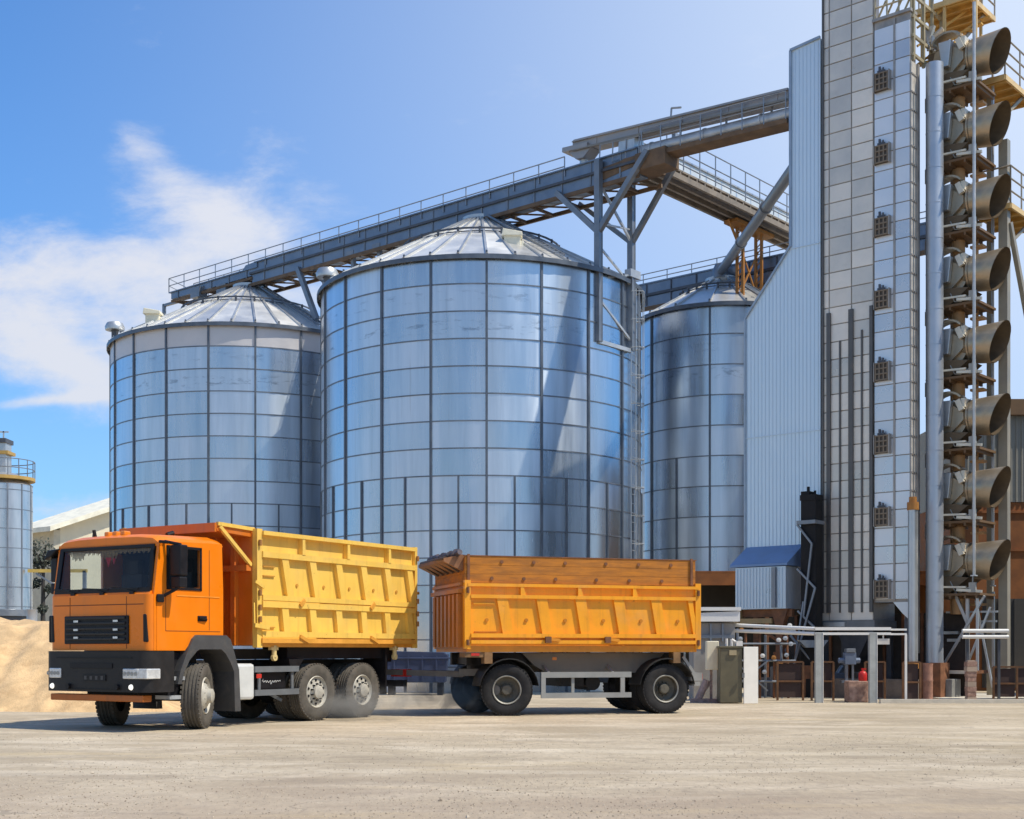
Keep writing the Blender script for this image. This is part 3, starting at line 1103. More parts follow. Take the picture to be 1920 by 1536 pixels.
def orange_trestle():
    t = plant_thing("lattice_trestle", "orange lattice trestle standing behind the narrow silo under the pale cross conveyor", "trestle", -10.0, 8.6, 13.4)
    for y in (-0.55, 0.75):
        for x in (-0.1, 0.14):
            mb = MB()
            mb.bar((x, y, 0), (x, y, 3.1), 0.09, 0.09)
            mb.build("post", orange_steel, t)
        mb = MB()
        z = 0.1
        while z < 3.0:
            mb.bar((-0.1, y, z), (0.14, y, z + 0.2), 0.03, 0.03)
            z += 0.22
        mb.build("lacing", orange_steel, t)
    mb = MB()
    mb.box(-0.25, 0.3, -1.2, 1.4, 3.0, 3.12)
    mb.bar((0, -0.55, 0.6), (0, 0.75, 2.4), 0.05, 0.05)
    mb.bar((0, 0.75, 0.6), (0, -0.55, 2.4), 0.05, 0.05)
    mb.bar((0, -0.55, 2.3), (0, -1.3, 3.1), 0.07, 0.07)
    mb.build("head_beam", orange_steel, t)


orange_trestle()

# gravity spout from the blue housing down to the rear silo's apex
mb = MB()
p0 = Vector(plant(-3.55, 0.4, 15.0))
p1 = Vector((7.75, 49.6, 15.35))
mb.tube((0, 0, 0), p0 - p1, 0.17, 12)
mb.lathe([(0.30, -0.25), (0.30, 0.05), (0.2, 0.28)], 12)
for f in (0.33, 0.66):
    c = (p0 - p1) * f
    d = (p0 - p1).normalized()
    mb.tube(c - d * 0.06, c + d * 0.06, 0.21, 12)
o = mb.build("spout_pipe", steel_mid, None, smooth=40)
o.location = p1
tag(o, "long sloping spout pipe from blue housing down to the narrow silo's peak", "pipe")


# ---------------------------------------------------------------- blue clad elevator housing
def blue_housing():
    t = plant_thing("elevator_housing", "tall pale blue corrugated housing with a slanted left shoulder beside the dryer tower", "building", -4.961, 0, 0)
    ox = -4.961
    W = 2.36
    prof = [(0, 3.95), (W, 3.95), (W, 18.12), (1.453, 18.02), (1.453, 12.55), (0, 10.75)]
    mb = MB()
    mb.prism(prof, 0.0, 2.3, 0)

    def top(x):
        if x >= 1.453:
            return 18.02 + (x - 1.453) * 0.1
        return 10.75 + x / 1.453 * 1.8
    x = 0.05
    k = 0
    while x < W - 0.03:
        mb.box(x - 0.014, x + 0.014, -0.016, -0.001, 3.99, top(x - 0.014) - 0.04, 1)
        x += 0.118
        k += 1
    # sheet overlap lines
    for z in (7.35, 12.5):
        mb.box(0.0 if z < 10 else 1.46, W - 0.005, -0.034, -0.002, z - 0.012, z + 0.012, 1)
    mb.build("cladding", [clad_blue, clad_blue_rib], t)
    tr = MB()
    tr.bar((0.0, -0.02, 10.78), (1.453, -0.02, 12.58), 0.10, 0.05)
    tr.bar((1.453, -0.02, 12.56), (1.453, -0.02, 18.04), 0.07, 0.07)
    tr.bar((1.44, -0.02, 18.05), (W, -0.02, 18.15), 0.07, 0.07)
    tr.bar((0.0, -0.02, 3.95), (0.0, -0.02, 10.76), 0.06, 0.06)
    tr.build("edge_trim", mat("trim_blue_grey", (0.33, 0.40, 0.48), 0.4, 0.4), t)
    aw = MB()
    aw.prism([(-0.95, 3.60), (-0.95, 3.66), (-0.03, 4.22), (-0.03, 3.60)], 0.05, 1.86, axis='x')
    aw.build("awning", roof_blue, t)
    bx = MB()
    bx.box(0.22, 1.80, -0.92, -0.05, 2.42, 3.58)
    x = 0.28
    while x < 1.78:
        bx.box(x - 0.012, x + 0.012, -0.945, -0.921, 2.45, 3.55, 1)
        x += 0.1
    bx.box(1.40, 1.52, -1.0, -0.94, 2.45, 3.56, 2)
    bx.build("lower_box", [mat("pale_cladding", (0.52, 0.60, 0.68), 0.35, 0.4, 0.08, 1.0), clad_blue_rib, steel_mid], t)
    lg = MB()
    lg.prism([(1.30, 2.42), (1.82, 2.42), (1.66, 1.9), (1.66, 0.0), (1.46, 0.0), (1.46, 1.9)], -0.86, -0.66)
    lg.box(0.05, 1.9, -0.75, -0.6, 2.2, 2.41)
    lg.build("support_leg", brown_rust, t)
    bm_ = MB()
    bm_.box(0.25, 1.35, -0.9, -0.8, 2.02, 2.16)
    bm_.box(0.18, 0.34, -0.95, -0.6, 1.95, 2.41)
    bm_.build("tie_beam", mat("tan_beam", (0.36, 0.24, 0.11), 0.6), t)
    for x, y in ((0.2, 0.3), (0.2, 2.0), (2.2, 2.0)):
        q = MB()
        q.bar((x, y, 0), (x, y, 3.95), 0.16, 0.16)
        q.build("post", brown_rust, t)


blue_housing()


# black bucket elevator leg with lattice stair lines in front
def bucket_leg():
    t = plant_thing("bucket_elevator", "black bucket elevator leg with pale zigzag bracing at the foot of the blue housing", "elevator", -2.6, -0.5, 0)
    mb = MB()
    mb.box(-0.22, 0.22, -0.2, 0.2, 0.3, 5.35)
    mb.box(-0.24, 0.23, -0.22, 0.22, 5.35, 5.50)
    mb.box(-0.23, 0.02, -0.18, 0.2, 5.50, 5.60)
    mb.bar((-0.1, 0, 5.6), (-0.1, 0, 5.74), 0.06)
    mb.bar((0.1, 0, 5.5), (0.1, 0, 5.62), 0.05)
    mb.box(-0.30, 0.26, -0.3, 0.24, 4.70, 4.80, 1)
    mb.box(-0.34, 0.34, -0.3, 0.3, 0.0, 0.5)
    mb.build("casing", [black_steel, steel_mid], t)
    br = MB()
    pts = [(-0.3, -0.26, 4.7), (0.15, -0.26, 4.15), (-0.3, -0.26, 3.5), (0.25, -0.26, 2.95), (-0.28, -0.26, 2.35), (0.22, -0.26, 1.9)]
    for a, b in zip(pts[0:-1:2], pts[1::2]):
        br.bar(a, b, 0.05, 0.05)
    br.bar((0.15, -0.27, 4.15), (-0.1, -0.27, 2.2), 0.05, 0.05)
    br.bar((0.25, -0.28, 2.95), (-0.55, -0.4, 0.1), 0.05, 0.05)
    br.bar((-0.1, -0.28, 2.6), (-0.35, -0.4, 0.6), 0.04, 0.04)
    br.build("bracing", steel_mid, t)


bucket_leg()


# ---------------------------------------------------------------- dryer tower
def dryer_tower():
    t = plant_thing("dryer_tower", "tall grey panelled grain dryer tower with eight louvred hatches down its front", "tower", -2.58, 0, 0)
    rnd = random.Random(11)
    W0 = 2.58
    zrow = 0.476
    # ---- left module, warm grey, three columns
    mb = MB()
    cols = [0.02, 0.25, 0.91, 1.54]
    z = 2.08
    rows = []
    while z < 21.6:
        rows.append(z)
        z += zrow
    mb.box(0.02, 1.54, 0.02, 0.34, 2.08, 21.6, 1)
    mb.box(0.02, 1.54, 0.34, 1.3, 2.08, 17.6, 1)
    for zr in rows[:-1]:
        for c0, c1 in zip(cols[:-1], cols[1:]):
            mb.box(c0 + 0.018, c1 - 0.018, -0.012, 0.02, zr + 0.016, zr + zrow - 0.016, 0, rnd.random())
    # recessed dark channels and thin mullions on the lower half
    for (c, w, z1) in ((0.25, 0.11, 10.5), (0.91, 0.13, 10.5), (1.50, 0.09, 10.5)):
        mb.box(c - w / 2, c + w / 2, -0.075, -0.013, 2.3, z1, 2)
    for (c, z1) in ((0.58, 9.7), (1.22, 9.9)):
        mb.box(c - 0.022, c + 0.022, -0.05, -0.013, 2.3, z1, 2)
    mb.box(0.05, 0.10, -0.06, -0.013, 2.3, 21.5, 2)
    mb.build("left_panels", [dry_warm, dry_seam, mat("channel_dark", (0.13, 0.125, 0.12), 0.5, 0.5)], t)
    # ---- right module, pale blue sheets, two columns
    mb = MB()
    mb.box(1.56, W0, 0.02, 0.32, 2.55, 18.06, 1)
    mb.box(1.56, W0 - 0.18, 0.32, 1.0, 2.55, 16.6, 1)
    rz = [z_ for z_ in [2.62 + i * zrow for i in range(33)] if z_ < 17.8]
    hatch_z = [2.90 + 1.928 * i for i in range(8)]
    c2 = [1.56, 2.14, W0]
    for zr in rz:
        for k, (c0, c1) in enumerate(zip(c2[:-1], c2[1:])):
            mb.box(c0 + 0.018, c1 - 0.018, -0.012, 0.02, zr + 0.014, min(zr + zrow - 0.014, 18.04), 0, rnd.random())
    mb.bar((2.14, -0.02, 2.6), (2.14, -0.02, 18.0), 0.05, 0.03, 1)
    mb.prism([(1.56, 2.55), (2.10, 2.55), (2.36, 2.25), (W0, 2.05), (W0, 2.55)], 0.0, 0.3, 0)
    mb.box(1.52, W0 + 0.03, -0.05, 0.36, 18.06, 18.14, 1)
    mb.build("right_panels", [dry_cool, dry_seam], t)
    # ---- lit corner strip with its row lips
    mb = MB()
    mb.box(W0 + 0.003, W0 + 0.03, 0.0, 0.30, 2.4, 16.75)
    for zr in rz:
        if zr < 16.6:
            mb.box(W0 + 0.004, W0 + 0.05, -0.02, 0.33, zr - 0.02, zr + 0.02, 1)
    mb.box(W0 + 0.02, W0 + 0.08, 0.30, 0.40, 1.2, 16.75, 1)
    mb.build("corner_strip", [mat("strip_warm", (0.66, 0.60, 0.52), 0.5, 0.4), dry_seam], t)
    # ---- louvred hatches
    for i, hz in enumerate(hatch_z):
        mb = MB()
        mb.box(1.62, 2.02, -0.10, -0.013, hz - 0.24, hz + 0.24)
        for x in (1.65, 1.76, 1.88, 1.99):
            mb.box(x - 0.02, x + 0.02, -0.125, -0.10, hz - 0.22, hz + 0.22, 1)
        for zz_ in (-0.22, -0.06, 0.08, 0.22):
            mb.box(1.63, 2.01, -0.13, -0.101, hz + zz_ - 0.018, hz + zz_ + 0.018, 1)
        mb.box(1.60, 1.62, -0.14, -0.013, hz - 0.26, hz + 0.26, 2)
        mb.box(2.02, 2.05, -0.14, -0.013, hz - 0.26, hz + 0.26, 2)
        h = mb.build("hatch", [mat("hatch_dark", (0.075, 0.062, 0.05), 0.6, 0.2), mat("hatch_frame", (0.22, 0.17, 0.12), 0.6, 0.2), dry_seam], t)
        q = MB()
        q.tube((1.76, -0.09, hz + 0.25), (1.76, -0.09, hz + 0.40), 0.035, 8)
        q.box(1.70, 1.90, -0.11, -0.05, hz + 0.25, hz + 0.30)
        q.tube((1.86, -0.09, hz + 0.28), (1.86, -0.09, hz + 0.36), 0.025, 8)
        q.build("latch", steel_dark, h)
    # ---- roof railing of the lower right module
    rl = MB()
    railing(rl, [(1.58, 0.02, 18.14), (W0, 0.02, 18.14)], 1.0, 0.35, (1.0, 0.6, 0.3), 0.025)
    for s_ in range(4):
        rl.bar((1.6 + s_ * 0.25, 0.1, 18.14), (1.85 + s_ * 0.25, 0.1, 18.6), 0.04)
    for z_ in (16.95, 17.45, 17.95, 18.5):
        rl.bar((W0 + 0.03, 0.05, z_), (W0 + 0.03, 2.2, z_), 0.06, 0.08)
    for y in (0.12, 0.75, 1.3, 1.9):
        rl.bar((W0 + 0.03, y, 16.8), (W0 + 0.03, y, 18.9), 0.07, 0.07)
    rl.build("roof_railing", mat("yellow_grey_rail", (0.42, 0.35, 0.22), 0.5, 0.3), t)
    # ---- plinth beam and legs
    pl = MB()
    pl.box(-0.02, 1.60, -0.06, 1.3, 1.86, 2.08)
    pl.box(0.12, 0.75, -0.10, -0.06, 1.92, 2.04, 1)
    pl.build("plinth_beam", [mat("plinth_grey", (0.20, 0.21, 0.215), 0.6, 0.2), galv_dull], t)
    for x, y in ((0.1, 0.05), (1.45, 0.05), (0.1, 1.2), (1.45, 1.2), (2.4, 0.25)):
        q = MB()
        q.bar((x, y, 0), (x, y, 1.86 if x < 2 else 2.5), 0.14, 0.14)
        q.build("leg", steel_dark, t)
    hp = MB()
    hp.prism([(0.3, 1.85), (1.35, 1.85), (0.9, 0.95), (0.7, 0.95)], 0.3, 1.1)
    hp.build("hopper", steel_dark, t)


dryer_tower()

# tall round air duct and the capped pipe in front of the tower's right corner
mb = MB()
mb.tube((0, 0, 0.95), (0, 0, 16.75), 0.225, 24)
z = 1.9
while z < 16.7:
    mb.tube((0, 0, z - 0.012), (0, 0, z + 0.012), 0.232, 24)
    z += 0.93
o = mb.build("air_duct", mat("duct_grey", (0.46, 0.50, 0.56), 0.42, 0.6, 0.08, 1.2, dirt=0.15, dirt_col=(0.34, 0.33, 0.33)), None, smooth=40)
o.location = plant(0.40, 0.6)
tag(o, "tall smooth grey round duct standing between dryer tower and the fans", "duct")
for w_ in (0,):
    mb = MB()
    mb.box(-0.28, 0.28, -0.28, 0.28, 0.0, 0.95)
    o = mb.build("duct_base", brown_rust)
    o.location = plant(0.40, 0.6)
    o.rotation_euler = (0, 0, PA)
    tag(o, "rusty square base block under the tall grey round duct", "base")
t = plant_thing("capped_pipe", "slim grey standpipe with an orange collar in front of the dryer's right corner", "pipe", 0.2, -0.3)
mb = MB()
mb.tube((0, 0, 0.98), (0, 0, 4.92), 0.125, 18)
mb.build("pipe", galv_dull, t, smooth=40)
mb = MB()
mb.tube((0, 0, 4.92), (0, 0, 5.12), 0.15, 18)
mb.tube((0, 0, 5.12), (0, 0, 5.26), 0.10, 12)
mb.tube((0, 0, 0.80), (0, 0, 0.98), 0.16, 14)
mb.tube((0, 0, 0.0), (0, 0, 0.80), 0.11, 14)
mb.build("collar", orange_steel, t, smooth=40)


# ---------------------------------------------------------------- exhaust fans, eight in a column
def make_fan():
    t = plant_thing("exhaust_fan", "x", "fan", 0, 1.5, 3.65, "exhaust fans stacked up the dryer's right side")
    n = 28
    mb = MB()
    # barrel with slanted mouth, flaring slightly
    rings = [(1.02, 0.40, 0.0), (1.08, 0.47, 0.0), (1.80, 0.53, 0.21)]
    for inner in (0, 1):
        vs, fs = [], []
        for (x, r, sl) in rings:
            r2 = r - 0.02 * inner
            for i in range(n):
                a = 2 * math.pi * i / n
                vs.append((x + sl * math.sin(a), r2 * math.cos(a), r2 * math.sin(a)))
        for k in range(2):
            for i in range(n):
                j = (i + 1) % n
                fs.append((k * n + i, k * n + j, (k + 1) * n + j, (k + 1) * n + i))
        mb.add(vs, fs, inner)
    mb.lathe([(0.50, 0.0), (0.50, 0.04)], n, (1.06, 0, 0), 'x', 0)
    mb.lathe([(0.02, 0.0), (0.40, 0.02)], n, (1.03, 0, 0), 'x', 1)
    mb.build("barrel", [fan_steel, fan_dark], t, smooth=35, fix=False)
    # volute drum
    mb = MB()
    mb.lathe([(0.02, -0.30), (0.52, -0.30), (0.52, 0.30), (0.02, 0.30)], 24, (0.52, 0.0, -0.05), 'y')
    mb.lathe([(0.34, 0.0), (0.40, 0.24)], 24, (0.80, 0, 0), 'x')
    mb.prism([(0.12, -0.10), (0.56, -0.49), (0.98, -0.10), (0.98, 0.1), (0.56, 0.40), (0.2, 0.25)], -0.42, -0.31)
    mb.build("volute", fan_steel, t, smooth=35)
    # pale tapered bearing housing in front
    mb = MB()
    mb.prism([(0.36, 0.42), (0.72, 0.42), (0.64, -0.26), (0.46, -0.26)], -0.60, -0.43)
    mb.build("bearing_plate", galv_dull, t, bevel=0.02)
    # bent hood over the drum
    mb = MB()
    pts = []
    for k in range(9):
        a = math.pi * (0.95 - 0.78 * k / 8)
        pts.append((0.60 + 0.42 * math.cos(a), -0.4, 0.34 + 0.30 * math.sin(a)))
    for a, b in zip(pts[:-1], pts[1:]):
        mb.bar(a, b, 0.40, 0.05, up=(0, 0, 1))
    mb.bar((0.86, -0.5, 0.42), (0.98, -0.5, 0.14), 0.10, 0.14, 1)
    mb.box(0.94, 1.05, -0.5, 0.1, 0.22, 0.46, 1)
    mb.build("hood", [fan_steel, mat("pale_bracket", (0.70, 0.65, 0.54), 0.5, 0.3)], t)
    # inlet box with dark face, towards the tower
    mb = MB()
    mb.prism([(-0.02, 0.30), (0.22, 0.30), (0.30, -0.65), (0.04, -0.75)], -0.35, 0.3)
    mb.prism([(-0.02, -0.55), (0.60, -0.40), (1.15, -0.46), (0.55, -0.92), (0.0, -0.98)], -0.50, 0.45)
    mb.build("inlet_box", fan_dark, t)
    mb = MB()
    mb.tube((0.16, -0.45, 0.35), (0.16, -0.45, 0.72), 0.05, 8)
    mb.tube((0.02, -0.42, 0.38), (0.02, -0.42, 0.74), 0.045, 8)
    mb.prism([(-0.06, 1.0), (0.2, 1.0), (0.06, 0.66), (-0.06, 0.62)], -0.46, -0.35)
    mb.tube((0.05, -0.4, 0.62), (0.42, -0.4, 0.86), 0.07, 8)
    mb.build("inlet_pipe", [mat("pale_fan_pipe", (0.56, 0.53, 0.48), 0.4, 0.5)], t, smooth=40)
    # service grating below, pale lips
    mb = MB()
    mb.box(0.20, 1.48, -0.62, 0.55, -0.93, -0.87)
    mb.bar((0.9, -0.66, -0.78), (1.55, -0.60, -0.84), 0.07, 0.07, 1)
    mb.bar((0.55, -0.66, -0.70), (1.15, -0.66, -0.72), 0.07, 0.05, 1)
    for x in (0.3, 0.7, 1.1, 1.4):
        mb.bar((x, -0.62, -0.97), (x, 0.55, -0.97), 0.05, 0.08)
    mb.build("service_deck", [mat("deck_rust", (0.17, 0.10, 0.05), 0.7, 0.1), mat("pale_bracket", (0.7, 0.65, 0.54))], t)
    mb = MB()
    mb.box(1.22, 1.40, -0.66, -0.58, -0.86, -0.60)
    mb.tube((1.31, -0.62, -0.60), (1.31, -0.60, -0.40), 0.018, 6)
    mb.path([(1.22, -0.62, -0.72), (1.0, -0.64, -0.84), (0.8, -0.55, -0.80), (0.66, -0.50, -0.55)], 0.015)
    mb.build("junction_box", mat("box_grey", (0.34, 0.34, 0.32), 0.5), t)
    # drive motor on the deck
    mb = MB()
    mb.lathe([(0.02, -0.25), (0.15, -0.25), (0.17, -0.18), (0.17, 0.16), (0.10, 0.24), (0.02, 0.25)], 16, (0.72, -0.1, -1.16), 'z')
    mb.tube((1.1, 0.2, -0.93), (1.1, 0.2, -1.4), 0.05, 8)
    mb.tube((0.45, 0.1, -0.93), (0.45, 0.1, -1.4), 0.04, 8)
    mb.box(0.95, 1.3, 0.1, 0.4, -1.18, -1.12)
    mb.build("drive_motor", mat("motor_tan", (0.42, 0.25, 0.12), 0.6, 0.1), t, smooth=40)
    return t


fan0 = make_fan()
fan_labels = [
    "lowest exhaust fan of the column, just above the open brace legs",
    "second exhaust fan from the bottom of the column, below a row of six",
    "third exhaust fan up, in front of the brown hall's corrugated wall",
    "fourth exhaust fan up, level with the brown hall's roof edge",
    "fifth exhaust fan up, against open sky beside the tall column",
    "sixth exhaust fan up, just under the lower of the two side platforms",
    "seventh exhaust fan up, just under the higher side platform",
    "topmost exhaust fan, under the tower's uppermost orange deck",
]
for i in range(8):
    f = fan0 if i == 0 else copy_tree(fan0)
    f['label'] = fan_labels[i]
    f.location = plant(0, 1.5, 3.65 + 1.907 * i)


# ---------------------------------------------------------------- steel around the fans
def post(label, a, b, z0, z1, w, m, name="steel_column", flange=True, cat="column"):
    mb = MB()
    if flange:
        mb.box(-w / 2, w / 2, -w / 2, -w / 2 + 0.03, 0, z1 - z0)
        mb.box(-w / 2, w / 2, w / 2 - 0.03, w / 2, 0, z1 - z0)
        mb.box(-0.02, 0.02, -w / 2 + 0.03, w / 2 - 0.03, 0, z1 - z0)
        mb.box(w / 2 + 0.001, w / 2 + 0.02, -w / 2, w / 2, 0, z1 - z0)
    else:
        mb.tube((0, 0, 0), (0, 0, z1 - z0), w / 2, 10)
    mb.box(-w * 0.8, w * 0.8, -w * 0.8, w * 0.8, 0, 0.03)
    o = mb.build(name, m, None, smooth=None if flange else 40)
    o.location = plant(a, b, z0)
    o.rotation_euler = (0, 0, PA)
    return tag(o, label, cat)


col_brown = mat("column_taupe", (0.36, 0.32, 0.25), 0.55, 0.3, 0.1, 1.5)
post("thick taupe steel column standing right behind the fan mouths", 1.62, 2.25, 0, 14.9, 0.22, col_brown)
post("thin pale steel post beside the fans, left of the thick taupe column", 1.30, 2.3, 3.0, 16.9, 0.075, steel_light, "steel_post", False, "post")
post("slender pale pole running up in front of all the fans", 1.42, 0.70, 3.2, 18.1, 0.085, mat("pole_pale", (0.55, 0.54, 0.52), 0.4, 0.5), "steel_pole", False, "pole")
for (a, b, lab) in ((0.95, 3.0, "inner grey steel post of the fan frame, nearest the tower"),):
    post(lab, a, b, 0, 17.0, 0.13, col_brown, "steel_post", True, "post")


def side_platform(label, a, b, z, L, Wd, rail_h=1.0, ribs=True):
    t = plant_thing("side_platform", label, "platform", a, b, z, "orange platforms high on the dryer")
    mb = MB()
    mb.box(0, Wd, 0, L, 0, 0.05)
    for y in range(5):
        yy = 0.1 + (L - 0.2) * y / 4
        mb.bar((0, yy, -0.05), (Wd, yy, -0.05), 0.06, 0.1)
    mb.bar((Wd, 0, -0.01), (Wd, L, -0.01), 0.06, 0.14, 1)
    mb.bar((0, 0, -0.01), (Wd, 0, -0.01), 0.06, 0.14, 1)
    mb.build("deck", [orange_plate, mat("deck_edge", (0.72, 0.50, 0.22), 0.5)], t)
    hr = MB()
    railing(hr, [(0.1, 0, 0.05), (Wd, 0, 0.05), (Wd, L, 0.05)], rail_h, 0.9, (1.0, 0.66, 0.33), 0.024)
    hr.build("handrail", mat("rail_taupe", (0.34, 0.30, 0.24), 0.5, 0.3), t)
    br = MB()
    br.bar((Wd - 0.1, L * 0.7, -0.05), (Wd - 0.5, 0.2, -1.3), 0.08, 0.08)
    br.build("brace", col_brown, t)
    return t


side_platform("higher orange side platform with railings jutting right, beside the topmost fan", 0.65, 2.1, 16.55, 2.2, 1.05)
side_platform("lower orange side platform with railings, cut by the photo's right edge", 0.75, 2.1, 13.1, 2.4, 1.1)
side_platform("uppermost orange deck at the top of the fan tower, cut by photo's top", -0.55, 1.55, 18.75, 1.8, 1.5)
# long brace on the right
mb = MB()
p = Vector(plant(1.75, 2.3, 12.7))
q = Vector(plant(1.9, 3.6, 9.6))
mb.bar((0, 0, 0), p - q, 0.12, 0.12)
o = mb.build("diagonal_brace", col_brown)
o.location = q
tag(o, "dark diagonal brace falling right from the thick taupe column", "brace")
# top posts and stair frame beside the upper deck
t = plant_thing("stair_frame", "light stair frame with slanted rails at the very top of the fan tower", "stair frame", -0.5, 1.0, 16.9)
mb = MB()
for x, y in ((0.3, 0.2), (0.75, 0.6), (1.55, 0.75), (1.2, 2.0), (0.1, 1.2)):
    mb.bar((x, y, 0.3), (x, y, 2.9), 0.07, 0.07)
mb.build("post_set", mat("deck_edge", (0.72, 0.5, 0.22)), t)
mb = MB()
for k in range(3):
    mb.bar((0.2, 0.1, 0.2 + k * 0.5), (1.3, 1.6, 1.6 + k * 0.5), 0.05, 0.06)
for k in range(8):
    f = k / 7
    mb.box(0.2 + 1.1 * f, 0.5 + 1.1 * f, 0.1 + 1.5 * f, 0.3 + 1.5 * f, 0.2 + 1.4 * f, 0.24 + 1.4 * f)
mb.build("stair_flight", orange_plate, t)


# open brace legs beneath the lowest fan
t = plant_thing("brace_legs", "tangle of pale X braced legs under the lowest exhaust fan", "frame", 0.1, 1.2, 0)
for (x, y) in ((0.25, 0.0), (1.25, -0.1), (0.25, 1.0), (1.25, 1.0)):
    mb = MB()
    mb.bar((x, y, 0.75), (x, y, 2.85), 0.06, 0.06)
    mb.build("leg", galv_dull, t)
mb = MB()
mb.bar((0.25, -0.02, 0.8), (1.45, -0.12, 2.7), 0.06, 0.06)
mb.bar((0.9, -0.02, 0.8), (1.6, -0.12, 2.4), 0.05, 0.05)
mb.bar((0.6, 0.0, 2.8), (0.95, 0.0, 2.0), 0.08, 0.08)
mb.bar((0.95, 0.0, 0.4), (0.95, 0.0, 2.8), 0.08, 0.08)
mb.bar((0.2, 0.4, 2.3), (1.6, 0.4, 2.3), 0.05, 0.05)
mb.bar((0.1, 0.4, 1.75), (0.55, 0.4, 1.75), 0.1, 0.08)
mb.bar((0.2, 0.5, 1.55), (0.55, 0.5, 1.55), 0.1, 0.08)
mb.bar((1.0, 0.6, 2.05), (1.5, 0.6, 2.05), 0.05, 0.05)
mb.bar((1.5, 0.3, 0.3), (1.05, 0.3, 2.6), 0.05, 0.05)
mb.build("brace", galv_dull, t)
mb = MB()
mb.box(0.05, 1.1, -0.15, 1.1, 0.66, 0.74)
mb.box(0.05, 1.1, -0.18, -0.151, 0.655, 0.745, 1)
mb.build("base_frame", [brown_rust, concrete_pale], t)
o = MB().box(-0.42, 0.1, -0.3, 0.3, 0, 0.52).build("concrete_block", mat("grey_block", (0.20, 0.20, 0.195), 0.9, 0, 0.15, 5.0), None, bevel=0.02)
o.location = plant(0.75, 0.95)
o.rotation_euler = (0, 0, PA)
tag(o, "plain grey concrete block under the fan brace legs", "block")
mb = MB()
for k in range(2):
    mb.tube((-0.55, 0, 1.62 + k * 0.15), (0.62, 0, 1.62 + k * 0.15), 0.05, 10)
for x in (-0.4, 0.4):
    mb.bar((x, 0.06, 0), (x, 0.06, 1.8), 0.06, 0.06, 1)
o = mb.build("pipe_pair", [white_paint, steel_dark], None, smooth=40)
o.location = (12.0, 33.9, 0)
tag(o, "two short white pipes on posts, near the thick taupe column's foot", "pipes")

# brick pier
mb = MB()
rnd = random.Random(4)
for k in range(8):
    w = 0.115 + rnd.uniform(-0.012, 0.012)
    mb.box(-w, w, -w, w, k * 0.125, k * 0.125 + 0.118, 0 if k % 3 else 1)
mb.box(-0.09, 0.09, -0.09, 0.09, 0, 1.03, 1)
o = mb.build("brick_pier", [brick_pink, mat("pale_brick", (0.45, 0.34, 0.26), 0.9)])
o.location = (11.42, 33.2, 0)
tag(o, "slim weathered pink brick pier right of the brace legs", "pier")


# ---------------------------------------------------------------- low shed and yard clutter under the plant
def shed():
    t = thing("open_shed", "low brown open shed with deep shadow inside, behind dryer and blue housing", "shed", (6.0, 44.4, 0))
    mb = MB()
    mb.box(0, 15, 0, 0.12, 3.45, 3.85)
    mb.box(0, 15, 0.0, 1.7, 3.86, 3.92)
    mb.build("roof_fascia", clad_rust, t)
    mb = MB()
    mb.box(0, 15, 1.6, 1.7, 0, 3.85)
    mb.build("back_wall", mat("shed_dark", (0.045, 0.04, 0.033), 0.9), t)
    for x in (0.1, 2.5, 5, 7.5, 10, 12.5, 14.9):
        q = MB()
        q.bar((x, 0.06, 0), (x, 0.06, 3.45), 0.12, 0.1)
        q.build("post", brown_rust, t)


shed()


# dark plinth wall under the dryer
t = plant_thing("plinth_wall", "low dark stained concrete wall under the dryer tower", "wall", -4.2, -0.55)
mb = MB()
mb.box(0, 4.6, 0, 0.25, 0, 0.52)
mb.box(1.5, 1.5 + 0.5, -0.06, -0.001, 0.02, 0.50, 1)
mb.build("wall", [concrete, brick_pink], t)
t = plant_thing("bay_shade_wall", "added near-black wall standing for the shade under the dryer tower", "wall", -4.6, 1.7)
mb = MB()  # near-black backing, stands for the shaded void below the tower
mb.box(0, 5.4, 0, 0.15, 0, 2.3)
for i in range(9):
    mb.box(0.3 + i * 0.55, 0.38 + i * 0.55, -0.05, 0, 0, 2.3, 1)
mb.build("wall", [mat("bay_shade", (0.055, 0.045, 0.04), 0.9, 0, 0.3, 2.0), brown_rust], t)


